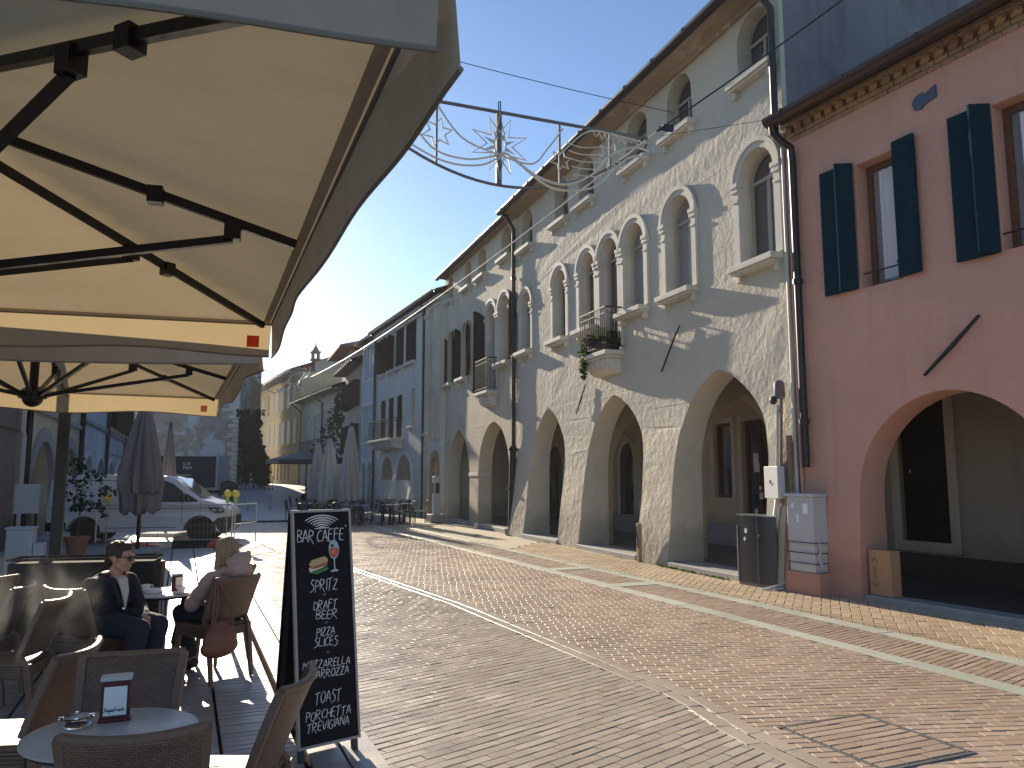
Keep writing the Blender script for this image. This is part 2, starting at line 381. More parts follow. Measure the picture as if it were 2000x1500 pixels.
def glass(name, c, rough=.06, var=.5):
    t = NT(name); f = t.noise(t.co(), 1.5, 4); col = t.mix(sc(c,1-var), sc(c,1+var), f)
    t.p.inputs['IOR'].default_value = 2.3; return t.done(col, rough, t.bump(t.noise(t.co(),2.5,3),.02,.02), 0, .5)
M['pane'] = glass('window_glass', (.03,.035,.045)); M['pane_pale'] = glass('window_glass_with_blind', (.20,.21,.22), .12, .3)
M['pane_blue'] = glass('van_window_glass', (.03,.05,.07), .03, .2); M['lens'] = glass('headlamp_glass', (.35,.36,.38), .08, .4)
t = NT('clear_glass'); t.p.inputs['Transmission Weight'].default_value = 1; t.p.inputs['IOR'].default_value = 1.45; M['clear'] = t.done((.93,.96,.95), .04)
t = NT('amber_lamp_lens'); t.p.inputs['Subsurface Weight'].default_value = 0; M['amber'] = t.done((.75,.58,.03), .3)
def cloth(name, c, trans=.5, tc=None):
    t = NT(name); v = t.co(); f = t.noise(v, .9, 6, .6, .5); col = t.mix(sc(c,.82), c, t.ramp(f,[(.3,(0,)*3),(.65,(1,)*3)]))
    col = t.mix(col, sc(c,.6), t.ramp(t.noise(t.co((1.2,3.2,1)),1.5,8,.68,.5),[(.48,(0,)*3),(.78,(.55,)*3)]))
    w = t.n('TexWave'); w.inputs['Scale'].default_value=160; t.l(v,w.inputs['Vector'])
    nb = t.bump(t.noise(v,2.2,6),.35,.03,t.bump(w.outputs['Fac'],.08,.002))
    d = t.n('BsdfDiffuse'); tr = t.n('BsdfTranslucent'); mx = t.n('MixShader'); mx.inputs[0].default_value = trans
    t.l(col,d.inputs[0]); t.l(t.mix(col,tc or c,.55),tr.inputs[0]); t.l(nb,d.inputs['Normal']); t.l(d.outputs[0],mx.inputs[1]); t.l(tr.outputs[0],mx.inputs[2]); t.l(mx.outputs[0],t.out.inputs[0])
    return t.m
M['canopy'] = cloth('cream_canvas', (.41,.365,.31), .27, (.70,.52,.22))
M['seam'] = plain('canvas_seam', (.20,.175,.14), .9)
M['logo'] = cloth('red_logo_patch', (.55,.05,.03), .5, (.7,.10,.04))
M['leaf'] = cloth('leaf_green', (.045,.075,.025), .35, (.10,.16,.03)); M['leaf_dark'] = cloth('dark_leaf_green', (.025,.045,.03), .2)
def wicker(name, c):
    t = NT(name); v = t.co((1,1,1),(R(90),0,0)); b = t.n('TexBrick'); t.l(v,b.inputs['Vector'])
    b.inputs['Color1'].default_value=(*c,1); b.inputs['Color2'].default_value=(*sc(c,1.35),1); b.inputs['Mortar'].default_value=(*sc(c,.3),1)
    b.inputs['Scale'].default_value=1; b.inputs['Brick Width'].default_value=.022; b.inputs['Row Height'].default_value=.0095; b.inputs['Mortar Size'].default_value=.0016; b.inputs['Mortar Smooth'].default_value=.6
    col=t.mix(b.outputs['Color'], sc(c,.6), t.ramp(t.noise(t.co(),7,5),[(.4,(0,)*3),(.8,(.5,)*3)]))
    inv=t.n('Math',operation='SUBTRACT'); inv.inputs[0].default_value=1; t.l(b.outputs['Fac'],inv.inputs[1])
    return t.done(col,.38,t.bump(inv.outputs[0],.8,.004),0,.6)
M['wicker'] = wicker('woven_brown_rattan', (.155,.095,.065)); M['wicker_rim'] = plain('brown_rattan_rim', (.17,.105,.072), .32, var=.3, scale=90, bump=.5)
def brickpave(name, c1, c2, c3, rough):
    t = NT(name); g = t.n('NewGeometry'); col = t.ramp(g.outputs['Random Per Island'], [(0,c1),(.5,c2),(1,c3)])
    v = t.co(); f = t.noise(v,.35,6,.6); col = t.mix(col, sc(c1,.62), t.ramp(f,[(.42,(0,)*3),(.72,(.55,)*3)]))
    f2 = t.noise(v,55,5,.7); col = t.mix(col, sc(c3,1.25), t.ramp(f2,[(.55,(0,)*3),(.8,(.4,)*3)]))
    f3 = t.noise(v,4,6,.7); col = t.mix(col, sc(c1,.45), t.ramp(f3,[(.62,(0,)*3),(.8,(.45,)*3)]))
    rr = t.ramp(t.noise(v,2.5,5),[(.3,(rough-.08,)*3),(.7,(rough+.1,)*3)])
    return t.done(col, rr, t.bump(f2,.35,.004,t.bump(t.noise(v,9,4),.25,.006)), 0, .6)
M['pave_left'] = brickpave('worn_pink_brick', (.44,.365,.28),(.49,.41,.32),(.54,.46,.37),.33)
M['pave_right'] = brickpave('worn_red_brick', (.43,.32,.23),(.48,.36,.26),(.53,.41,.305),.42)
M['pave_side'] = brickpave('ochre_brick', (.52,.39,.255),(.57,.435,.285),(.62,.485,.325),.5)
M['deck'] = brickpave('grey_slab', (.30,.27,.25),(.34,.31,.285),(.38,.345,.32),.42)
M['mortar_dark'] = plain('dark_joint_sand', (.05,.042,.036), .95, var=.4, scale=12, bump=.4, spec=.0)
M['mortar_light'] = plain('pale_joint_sand', (.42,.36,.26), .95, var=.3, scale=12, bump=.4)
M['trachyte'] = brickpave('green_grey_stone_kerb', (.47,.48,.39),(.52,.53,.43),(.57,.58,.48),.5)
M['ground'] = plain('grey_porphyry_paving', (.36,.36,.37), .42, var=.25, scale=1.2, bump=.3)
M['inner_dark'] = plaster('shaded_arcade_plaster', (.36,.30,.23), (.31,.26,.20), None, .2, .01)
M['door_black'] = plain('black_brown_door', (.012,.009,.008), .8, var=.4, scale=12, spec=.1)
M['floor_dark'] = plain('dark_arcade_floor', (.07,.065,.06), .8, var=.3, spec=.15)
M['floor'] = plain('portico_floor', (.16,.145,.14), .5, var=.25, scale=2)
# ------------------------------------------------------------------ ground
def zg(x, y):
    l = -.391*x+.921*y; t = max(0,min(1,(l-38)/26)); return 1.15*t*t*(3-2*t)
g = MB(); N_ = 60
def gf(u, v):
    a = -90+180*u; l = -25+ (v**1.6)*500; p = SC(a,l); return (p.x,p.y,zg(p.x,p.y))
g.grid(gf, 40, 90); tag(g.build('ground', M['ground'], smooth=40), kind='structure')
hill = MB()
def hf(u,v):
    x=-420+840*u; y=380+160*v; return (x,y, -2+ 13*math.sin(math.pi*v*.5)*(0.55+.45*math.sin(u*9+.6)+.2*math.sin(u*23)))
hill.grid(hf,60,8); tag(hill.build('hills', plain('far_wooded_hills',(.05,.07,.05),.95,var=.4,scale=.05), smooth=60), kind='structure')

def joint_a(l):           # across-position of the stone joint line in the street at distance l
    pts=[(-5,3.3),(4.4,3.57),(5.2,3.72),(6.8,3.67),(10.2,3.55),(14.6,3.08),(20,2.2),(32,0.4)]
    for (l0,a0),(l1,a1) in zip(pts,pts[1:]):
        if l<=l1: return a0+(a1-a0)*(l-l0)/(l1-l0)
    return .4
def sheet(name, a0, a1, l0, l1, z, mat, n=30):
    s = MB(); fa0 = a0 if callable(a0) else (lambda l:a0); fa1 = a1 if callable(a1) else (lambda l:a1)
    def f(u,v): l=l0+(l1-l0)*v; a=fa0(l)*(1-u)+fa1(l)*u; p=SC(a,l); return (p.x,p.y,z)
    s.grid(f,1,n); return tag(s.build(name,mat), kind='structure')
sheet('road', -.2, 6.2, -1, 33, .004, M['mortar_dark']); sheet('pavement', 7.2, 10.2, 0, 33, .004, M['mortar_light']); sheet('road', 6.15, 7.3, -1, 33, .0045, M['mortar_dark'])
rb = random.Random(3)
def brick(mb, c, ang, L, W, z0, z1, tilt=.0016):
    ca,sa=math.cos(ang),math.sin(ang); zz=z1+rb.uniform(-.0015,.0015); tx=rb.uniform(-tilt,tilt); ty=rb.uniform(-tilt,tilt); b=.0028
    vs=[]
    for z,k in ((z0,0),(1,0),(1,1)):
        for i,j in ((-1,-1),(1,-1),(1,1),(-1,1)):
            x=i*(L/2-b*k); y=j*(W/2-b*k); zt=z0 if z==z0 else zz+i*tx+j*ty-(.002 if k==0 else 0)
            vs.append((c[0]+x*ca-y*sa, c[1]+x*sa+y*ca, zt))
    mb.add(vs,[(0,1,5,4),(1,2,6,5),(2,3,7,6),(3,0,4,7),(4,5,9,8),(5,6,10,9),(6,7,11,10),(7,4,8,11),(8,9,10,11)])
def bond(name, mat, ang, inside, cells, L=.205, W=.088, gl=.0035, gw=.010, box=(-14,8,0,34), warp=None):
    mb=MB(); ca,sa=math.cos(ang),math.sin(ang)
    xs=[(x*ca+y*sa, -x*sa+y*ca) for x in box[:2] for y in box[2:]]
    u0,u1=min(p[0] for p in xs),max(p[0] for p in xs); v0,v1=min(p[1] for p in xs),max(p[1] for p in xs)
    r=0; v=v0
    while v<v1:
        u=u0+(r%2)*L*.5+rb.uniform(-.015,.015)
        while u<u1:
            x=u*ca-v*sa; y=u*sa+v*ca; a=.921*x+.391*y; l=-.391*x+.921*y
            if inside(a,l): brick(mb,(x,y),ang+rb.uniform(-.006,.006),L-gl,W-gw,.0,.034)
            u+=L
        v+=W; r+=1
    return tag(mb.build(name,mat,normals=False),kind='structure')
bond('road', M['pave_left'], R(42), lambda a,l: 1.13<a<joint_a(l)-.06 and 1.5<l<31 , None)
bond('road', M['pave_right'], R(6), lambda a,l: joint_a(l)+.03<a<6.26 and 1.5<l<31 and not(3.96<a<4.54 and 3.60<l<4.30), None)
bond('road', M['pave_right'], R(38), lambda a,l: 6.34<a<7.19 and 1.5<l<31, None, L=.21, W=.075)
# herringbone pavement along the arcades
hb=MB(); Wd=.118; ha=R(23+45)
for i in range(-10,330):
    for j in range(-330,60):
        k=(i-j)%4
        if k==0: cx,cy,L_,W_=(i+1)*Wd,(j+.5)*Wd,2*Wd,Wd
        elif k==3: cx,cy,L_,W_=(i+.5)*Wd,(j+1)*Wd,Wd,2*Wd
        else: continue
        x=cx*math.cos(ha)-cy*math.sin(ha); y=cx*math.sin(ha)+cy*math.cos(ha); a=.921*x+.391*y; l=-.391*x+.921*y
        if 7.29<a<9.9 and 2.5<l<31: brick(hb,(x,y),ha,L_-.011,W_-.011,0,.034)
tag(hb.build('pavement',M['pave_side'],normals=False),kind='structure')
def kerb(name, afn, w, mat, l0, l1, seg):
    mb=MB(); l=l0
    while l<l1:
        L=seg*rb.uniform(.8,1.2); a=afn(l+L/2); p=SC(a,l+L/2); q=SC(afn(l+L),l+L)-SC(afn(l),l); brick(mb,p,math.atan2(q.y,q.x),L-.006,w,0,.0415,.001); l+=L
    return tag(mb.build(name,mat,normals=False),kind='structure')
kerb('kerb_strip', lambda l:6.30, .22, M['trachyte'], 1, 31, 1.1); kerb('kerb_strip', lambda l:7.24, .22, M['trachyte'], 1, 31, 1.1)
kerb('road_joint', lambda l:joint_a(l)-.075, .115, M['pave_left'], 1, 31, .42); kerb('road_joint', lambda l:joint_a(l)+.055, .115, M['pave_left'], 1, 31, .42)
for l in (10.9,13.2): 
    mb=MB(); brick(mb,SC(6.77,l),STREET,1.2,.32,0,.0415); tag(mb.build('kerb_strip',M['trachyte'],normals=False),kind='structure')
# service hatch set in the street, paved like it
mh=thing('service_hatch','square paved service hatch with dark gritty rim set in the street','hatch',tuple(SC(4.25,3.95)),STREET)
fr=MB()
for x0,x1,y0,y1 in ((-.40,.40,-.445,-.41),(-.40,.40,.41,.445),(-.385,-.36,-.41,.41),(.36,.40,-.41,.41)): fr.box(x0,x1,y0,y1,.005,.040)
fr.box(-.36,.36,-.41,.41,.005,.0365)
fr.build('rim',plain('gritty_dark_joint',(.10,.10,.09),.8,var=.8,scale=60,bump=.8),mh,bevel=.004)
lid=MB(); r=0
for yy in [(-.365+.0811*k) for k in range(10)]:
    x=-.36
    if r%2: brick(lid,(-.312,yy),0,.09,.068,.004,.0425); x=-.262
    while x<.36:
        x2=min(x+.2,.36); 
        if x2-x>.03: brick(lid,((x+x2)/2,yy),0,x2-x-.007,.068,.004,.0425)
        x=x2
    r+=1
lid.build('cover',M['pave_right'],mh,normals=False)
# smooth slabs and the slatted cafe floor
kerb('paving', lambda l:1.11, .20, M['deck'], 1, 24, .8); kerb('paving', lambda l:.895, .20, M['deck'], 1, 24, .62)
dk=MB()
for ia,(a0,a1) in enumerate([(-6.6+.46*k,-6.6+.46*(k+1)) for k in range(16)]):
    l=1.2+rb.uniform(0,.08)
    while l<20.5:
        c=SC((a0+a1)/2,l); brick(dk,c,STREET,a1-a0-.022,.078,.0,.034,.0012); l+=.0885
tag(dk.build('paving',M['deck'],normals=False),kind='structure')
sheet('paving', -6.7, 1.35, 1, 20.6, .0035, M['mortar_dark'])

# ------------------------------------------------------------------ windows and other facade parts
def window(root, spec, y=.36, fw=.06, mf='frame_grey', mp='pane', mull=1, transom=True, sill=None, surround=False, sm='stone', sproj=.2):
    f=MB(); f.ring(outline(inset_spec(spec,.004)), inset(spec,fw), y-.035, y+.035)
    x0,x1,z0=spec[1],spec[2],spec[3]; zt=spec[4]
    for k in range(mull):
        c=x0+(x1-x0)*(k+1)/(mull+1); f.box(c-fw*.55,c+fw*.55,y-.03,y+.03,z0+fw*.9,(zt if spec[0]=='arch' else zt-fw*.9))
    if transom and spec[0]=='arch': f.box(x0+fw*.8,x1-fw*.8,y-.04,y+.034,zt-fw*.5,zt+fw*.5)
    fo=f.build('window',M[mf],root)
    p=MB().prism(inset(spec,fw*.8),y+.002,y+.012); p.build('pane',M[mp],fo)
    if sill is not None:
        s=MB(); s.box(x0-sill,x1+sill,-sproj,.05,z0-.13,z0-.02); s.box(x0-sill+.03,x1+sill-.03,-sproj+.04,.04,z0-.17,z0-.13)
        for c in (x0-sill+.1,x1+sill-.1): s.prism([(c-.05,z0-.3),(c-.05,z0-.17),(c+.05,z0-.17),(c+.05,z0-.3)],-.1,.03)
        s.build('sill',M[sm],fo,bevel=.012)
    if surround and spec[0]=='arch':
        _,a,b,c0,zs,zc,kd=spec; w=.15; s=MB()
        s.ring(arch(a-w,b+w,c0,zs,zc+w,kd),arch(a+.006,b-.006,c0,zs,zc-.006,kd),-.05,.16,True)
        s.ring(arch(a-w-.035,b+w+.035,zs,zs+.001,zc+w+.035,kd),arch(a-w+.05,b+w-.05,zs,zs+.001,zc+w-.05,kd),-.085,-.02,True)
        for q,sg in ((a,-1),(b,1)):
            xa,xb=sorted((q-sg*.03,q+sg*(w+.04))); s.box(xa,xb,-.10,.17,zs-.05,zs+.03); s.box(xa+.015,xb-.015,-.085,.168,zs-.14,zs-.05); s.box(xa+.025,xb-.025,-.07,.165,zs-.32,zs-.27)
        s.build('surround',M[sm],fo,bevel=.008)
    return fo
def inset_spec(spec,d):
    if spec[0]=='rect': return ('rect',spec[1]+d,spec[2]-d,spec[3]+d,spec[4]-d)
    return ('arch',spec[1]+d,spec[2]-d,spec[3]+d,spec[4],spec[5]-d,spec[6])
def tile_roof(root, x0, x1, ye, ze, slope, run, mat='tile', pitch=.21, amp=.045, name='roof', th=.03):
    r=MB(); n=int((x1-x0)/pitch*6); rr=random.Random(5)
    offs=[rr.uniform(-.03,.03) for _ in range(n//6+3)]
    def f(u,v):
        x=x0+(x1-x0)*u; k=int(u*n/6+.01); ph=(x-x0)/pitch*2*math.pi; y=ye+run*v+(offs[k] if v==0 else 0)
        return (x,y,ze+(y-ye)*math.tan(R(slope))+amp*abs(math.sin(ph/2))*1.6)
    r.grid(f,n,5); return r.build(name,M[mat],root,smooth=60,solid=th,normals=False)
def gutter(root, x0, x1, y, z, r=.09, mat='metal_dark', name='gutter', par=None):
    g=MB(); n=8; prof=[(math.cos(math.pi+math.pi*k/n)*r, math.sin(math.pi+math.pi*k/n)*r) for k in range(n+1)]
    prof=[(-r,.03)]+prof+[(r,.03)]; inner=[(a*.86,b*.86+.004) for a,b in prof][::-1]; P=prof+inner
    vs=[(x0,y+a,z+b) for a,b in P]+[(x1,y+a,z+b) for a,b in P]; m=len(P)
    fs=[(i,(i+1)%m,(i+1)%m+m,i+m) for i in range(m)]+[(i,i+1,m-2-i,m-1-i) for i in range(len(prof)-1)]+[(m+i,m+i+1,m+m-2-i,m+m-1-i) for i in range(len(prof)-1)]
    g.add(vs,fs)
    x=x0+.4
    while x<x1: g.box(x-.02,x+.02,y-r-.012,y+r+.012,z-.02,z+.036); x+=1.15
    return g.build(name,M[mat],par or root,smooth=40)
def pipe(root, pts, r, mat, name='drainpipe', collars=()):
    p=MB(); p.tube(pts,r,10)
    for c in collars: p.lathe([(r*1.35,-.04),(r*1.35,.04)],10,c)
    return p.build(name,M[mat],root,smooth=50)
def balcony(root, x0, x1, z, proj, h, mat_s='stone', nb=14, curl=True):
    s=MB(); s.box(x0,x1,-proj,.0,z-.10,z); s.box(x0+.06,x1-.06,-proj+.06,.02,z-.16,z-.10)
    for c0,c1 in ((x0+.15,x1-.15),):
        prof=[(0,-.16)]+[(-(proj-.12)*math.cos(t*math.pi/16),-.16-.34*math.sin(t*math.pi/16)) for t in range(9)]
        n=len(prof); vs=[(c0,y,z+q) for y,q in prof]+[(c1,y,z+q) for y,q in prof]
        s.add(vs,[tuple(range(n)),tuple(range(n,2*n))[::-1]]+[(i,(i+1)%n,(i+1)%n+n,i+n) for i in range(n)])
    so=s.build('balcony',M[mat_s],root,bevel=.01)
    r=MB(); yf=-proj+.05
    path=[(x0+.05,.0),(x0+.05,yf),(x1-.05,yf),(x1-.05,.0)]
    for zz,w in ((z+h,.03),(z+.1,.022),(z+h-.14,.016)):
        for (a,b),(c,d) in zip(path,path[1:]): r.bar((a,b,zz),(c,d,zz),w,w)
    pts=[(x0+.05+(x1-x0-.1)*i/nb,yf) for i in range(nb+1)]+[(xx,yf*(1-k/4)) for xx in (x0+.05,x1-.05) for k in (1,2,3)]
    for a,b in pts:
        r.tube([(a,b,z),(a,b,z+h)],.009,6)
        if curl:
            zc=z+h*.22; r.tube([(a+.045*math.sin(t),b,zc+.10*math.cos(t/2)-.0) for t in [k*.7 for k in range(9)]],.006,5)
    r.build('railing',M['iron'],so); return so
def shutter(root, x, z0, z1, w, mat, ang=0, y=-.03, hinge=1, archtop=0, th=.045):
    """panelled leaf hung at x; ang 0 lies flat on the wall, away from the opening in the direction hinge"""
    m=MB(); poly=rect(0,w,z0,z1) if not archtop else [(0,z0),(0,z1-archtop)]+[(w*k/6,z1-archtop+archtop*math.sin(math.pi/2*k/6)) for k in range(1,7)]+[(w,z0)]
    if archtop<0: pass
    m.prism(poly,-th/2,th/2)
    for a,b in ((z0+.1,(z0+z1)/2-.05),((z0+z1)/2+.05,z1-.1-archtop)): m.box(w*.14,w*.86,-th/2-.008,-th/2+.01,a,b)
    for zz in (z0+.22,z1-.3-archtop): m.box(-.01,w*.55,-th/2-.012,-th/2+.004,zz-.018,zz+.018)
    o=m.build('shutter',M[mat],root,bevel=.006)
    o.location=(x,y,0); o.rotation_euler=(0,0,R(ang) if hinge>0 else R(180-ang)); 
    if hinge<0: o.location=(x,y-.002,0)
    return o
def leaves(mb, c, rad, n, size, rnd, droop=0):
    for _ in range(n):
        d=Vector((rnd.gauss(0,1),rnd.gauss(0,1),rnd.gauss(0,1))).normalized()*rnd.uniform(.35,1)**.6
        p=Vector((c[0]+d.x*rad[0],c[1]+d.y*rad[1],c[2]+d.z*rad[2])); s=size*rnd.uniform(.6,1.3)
        a=Vector((rnd.gauss(0,1),rnd.gauss(0,1),rnd.gauss(0,.7)-droop)).normalized(); b=a.cross(Vector((rnd.gauss(0,1),rnd.gauss(0,1),rnd.gauss(0,1)))).normalized()*.45
        mb.add([p,p+a*s*.5+b*s,p+a*s,p+a*s*.5-b*s],[(0,1,2,3)])
def frame_thing(name, label, cat, ox, oy, ang, left=False, group=None):
    return thing(name,label,cat,(ox,oy,0), R(ang+90) if left else R(ang-90), group)
def hip_roof(root, x0,x1,y0,y1,z,rise,over,mat='tile',name='roof',inset_=2.5,eth=.14):
    r=MB(); X0,X1,Y0,Y1=x0-over,x1+over,y0-over,y1+over; ym=(y0+y1)/2
    r.box(X0,X1,Y0,Y1,z,z+eth); b=len(r.v)
    r.add([(X0,Y0,z+eth),(X1,Y0,z+eth),(X1,Y1,z+eth),(X0,Y1,z+eth),(x0+inset_,ym,z+rise),(x1-inset_,ym,z+rise)],[(0,1,5,4),(1,2,5),(2,3,4,5),(3,0,4)])
    return r.build(name,M[mat],root)
def box_walls(root, x0,x1,y0,y1,z0,z1,mat,name='wall',t=.3,skip_front=True):
    w=MB(); w.box(x0,x0+t,y0,y1,z0,z1); w.box(x1-t,x1,y0,y1,z0,z1); w.box(x0+t,x1-t,y1-t,y1,z0,z1)
    return w.build(name,M[mat],root)

# ------------------------------------------------------------------ main arcaded house (M)
OM=(.156,23.8); AM=20.2
hm=frame_thing('arcaded_house','tall aged beige arcaded house with pointed arches, five round-arched windows and an ironwork balcony','house',OM[0],OM[1],AM)
ars=[('arch',1.25,3.75,-.05,1.9,3.68,'pointed'),('arch',5.0,7.86,-.05,1.85,3.66,'pointed'),('arch',9.06,11.92,-.05,1.9,3.72,'pointed')]
ups=[('arch',a,b,8.80,9.5,9.96,'round') for a,b in ((.40,1.34),(3.04,3.93),(4.62,5.52),(7.22,8.14),(8.98,9.90),(11.38,12.28))]
mids=[('arch',.42,1.24,5.56,6.95,7.36,'round'),('arch',2.94,3.82,5.50,6.98,7.42,'round'),('arch',4.66,5.55,5.48,6.98,7.42,'round'),('arch',5.83,6.76,4.62,6.98,7.44,'round'),('arch',7.03,7.97,5.46,6.96,7.43,'round'),('arch',8.86,9.82,5.44,6.94,7.42,'round'),('arch',11.32,12.27,5.42,6.92,7.40,'round')]
bat=lambda x,z: .30*max(0,(2.75-z)/2.75)+.03*noise.noise((x*1.3,z*1.3,4.2))
wm=wall('wall',M['plaster_m'],hm,[(0,-.1),(0,10.12),(12.5,10.12),(12.5,-.1)],[outline(s) for s in ars+ups+mids],.55,bat,[.4,.8,1.2,1.6,2.0,2.4,2.75,3.2,3.8,4.4,5.0,7.8,8.4])
for s in ups: window(hm,s,.28,.05,'frame_grey','pane',1,True,.13)
for i,s in enumerate(mids): window(hm,s,.26,.06,'frame_grey','pane_pale' if i in(4,5) else 'pane',1,True,None if i==3 else .12,True,sproj=.26)
balcony(hm,5.55,6.98,4.62,.5,1.0)
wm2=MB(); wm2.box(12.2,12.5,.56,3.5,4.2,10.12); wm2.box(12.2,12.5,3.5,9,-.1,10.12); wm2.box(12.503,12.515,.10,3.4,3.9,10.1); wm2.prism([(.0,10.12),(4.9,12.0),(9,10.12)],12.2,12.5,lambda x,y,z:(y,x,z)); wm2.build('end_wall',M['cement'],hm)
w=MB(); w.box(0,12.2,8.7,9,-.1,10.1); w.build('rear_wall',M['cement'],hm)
tile_roof(hm,-.05,12.55,-.50,10.13,20,5.4)
w=MB(); w.box(-.05,12.5,-.50,0,10.085,10.115); w.build('eave_boards',M['wood_dark'],hm)
w=MB(); w.prism([(0,9.985),(-.07,9.99),(-.10,10.02),(-.26,10.035),(-.30,10.06),(-.48,10.08),(0,10.08)],0,12.48,lambda x,y,z:(y,x,z)); w.build('cornice',M['cornice_m'],hm,bevel=.01)
gutter(hm,-.1,12.6,-.58,10.12,.095)
pipe(hm,[(12.43,-.56,10.05),(12.43,-.4,9.9),(12.43,-.1,9.6),(12.43,-.1,7.3)],.06,'metal_dark')
for (x,z),(x2,z2) in (((4.55,3.35),(5.05,4.05)),((8.7,3.9),(9.35,4.75))):
    MB().tube([(x,-.10,z),(x2,-.07,z2)],.02,6).build('tie_bar',M['iron'],hm)
# portico inside the arches
fl=MB(); fl.box(.05,12.2,.0,3.3,-.1,.10); fl.build('portico_floor',M['floor'],hm)
th_=MB(); 
for s in ars: th_.box(s[1]-.02,s[2]+.02,-.34,.30,-.05,.135)
th_.build('threshold',M['threshold'],hm,bevel=.015)
bk=[('rect',5.72,6.46,1.25,3.08),('rect',6.86,7.85,.10,3.1),('rect',10.2,11.2,.10,2.9),('arch',.35,1.6,.1,2.2,2.9,'round'),('rect',3.1,4.1,1.2,2.9),('rect',8.3,9.3,1.2,2.9),('rect',2.0,2.8,.1,2.8)]
wall('portico_wall',M['inner'],hm,[(0,-.1),(0,4.3),(12.2,4.3),(12.2,-.1)],[outline(s) for s in bk],.3).location=(0,3.2,0)
pb=MB(); pb.box(0.02,12.18,3.16,3.2,.1,.62); pb.build('plinth',M['threshold'],hm)
for s in bk:
    o=window(hm,s,.12,.07,'wood_brown' if s[1]>5 else 'frame_white','pane',1 if s[3]<1 and s[1]<9 and s[1]>6 else 0,False); o.location=(0,3.2,0)
    fr_=MB(); fr_.ring([(x+(-.14 if i<len(outline(s))/2 else .14),z+(.14 if z>s[3]+.01 else 0)) for i,(x,z) in enumerate(outline(s))],outline(s),3.16,3.2,True); fr_.build('door_surround',M['stone'],hm)
for x,z,w_,h_ in ((7.25,2.2,.18,.22),(7.27,1.98,.2,.22),(7.38,1.5,.08,.09),(7.4,1.32,.12,.16),(7.2,.95,.1,.13)): MB().box(x-w_/2,x+w_/2,3.268,3.274,z-h_/2,z+h_/2).build('door_notice',M['paper'],hm)
cl=MB(); cl.box(0,12.2,.55,3.2,4.12,4.2)
for x in [.35+.55*k for k in range(22)]: cl.box(x,x+.14,.55,3.2,3.92,4.12)
cl.build('portico_ceiling',M['wood_dark'],hm)
for xx in (-.16,4.35,8.44):
    ca_=wall('cross_arch',M['inner'],hm,[(.3,-.1),(.3,4.2),(3.3,4.2),(3.3,-.1)],[arch(.85,2.95,.08,1.9,3.5,'pointed')],.32); ca_.location=(xx+.3,0,0); ca_.rotation_euler=(0,0,R(90))
# a strip of weeds along the step
gw=MB(); rg=random.Random(11)
for _ in range(260):
    x=rg.uniform(8.9,11.2); h=rg.uniform(.02,.07); gw.add([(x,-.42+rg.uniform(0,.1),.0),(x+.012,-.40,.0),(x+rg.uniform(-.03,.04),-.44+rg.uniform(-.03,.03),.03+h)],[(0,1,2)])
for _ in range(90):
    x=rg.choice((.2,3.2,7.3))+rg.gauss(0,.18); h=rg.uniform(.02,.06); gw.add([(x,-.40+rg.uniform(0,.06),.0),(x+.012,-.39,.0),(x+rg.uniform(-.03,.04),-.42,.03+h)],[(0,1,2)])
go=gw.build('grass',M['leaf'],None,normals=False); go.location=hm.location; go.rotation_euler=hm.rotation_euler; tag(go,kind='stuff')

# ------------------------------------------------------------------ left neighbour (L), same street line
hl=frame_thing('arcaded_house','narrower ochre arcaded house with brown open shutters and two tall arches, beyond the black drainpipe','house',OM[0],OM[1],AM)
lar=[('arch',-7.95,-4.98,-.05,1.75,3.58,'pointed'),('arch',-3.92,-.68,-.05,1.85,3.62,'pointed')]
lup=[('arch',a,b,9.02,9.62,10.02,'round') for a,b in ((-8.25,-7.45),(-5.85,-4.95),(-4.1,-3.15),(-1.5,-.55))]
lmid=[('arch',-8.2,-7.35,5.55,7.3,7.7,'round'),('arch',-6.25,-5.4,5.55,7.3,7.7,'round'),('arch',-3.05,-2.0,4.66,7.25,7.72,'round'),('arch',-1.62,-.6,5.50,7.25,7.72,'round')]
wall('wall',M['plaster_l'],hl,[(-8.6,-.1),(-8.6,10.13),(-.004,10.13),(-.004,-.1)],[outline(s) for s in lar+lup+lmid],.5,lambda x,z:.012*noise.noise((x*1.3,z*1.3,1.2)),[1.2,2.4,3.6,4.8,6,8.2])
for s in lup: window(hl,s,.3,.05,'frame_grey','pane',1,True,.12)
for s in lmid: window(hl,s,.3,.055,'frame_grey','pane',1,True,None if s[3]<5 else .14,s[1]>-4,sproj=.24)
balcony(hl,-3.2,-1.78,4.64,.42,1.1)
for x,hg,an in ((-8.2,-1,6),(-7.35,1,14),(-6.25,-1,9),(-5.4,1,11)): shutter(hl,x,5.56,7.6,.5,'shutter_brown',-an if hg>0 else -an,-.03,hg,.22)
shutter(hl,-3.08,4.7,7.65,.56,'shutter_brown',-27,-.06,-1,.3); shutter(hl,-.58,5.5,7.6,.52,'shutter_brown',-14,-.06,1,.2)
tile_roof(hl,-8.8,0,-.24,10.16,20,5.2); gutter(hl,-8.9,0,-.32,10.15,.085); w=MB(); w.prism([(0,10.06),(-.1,10.07),(-.12,10.09),(-.22,10.10),(0,10.115)],-8.6,0,lambda x,y,z:(y,x,z)); w.build('cornice',M['cornice_m'],hl)
w=MB(); w.box(-8.75,0,-.24,0,10.12,10.145); w.build('eave_boards',M['wood_dark'],hl)
w=MB(); w.box(-8.6,-8.3,.5,9,-.1,10.1); w.box(-8.3,0,8.7,9,-.1,10.1); w.build('side_wall',M['plaster_l'],hl)
fl=MB(); fl.box(-8.3,.05,.0,3.3,-.1,.10); fl.build('portico_floor',M['floor'],hl)
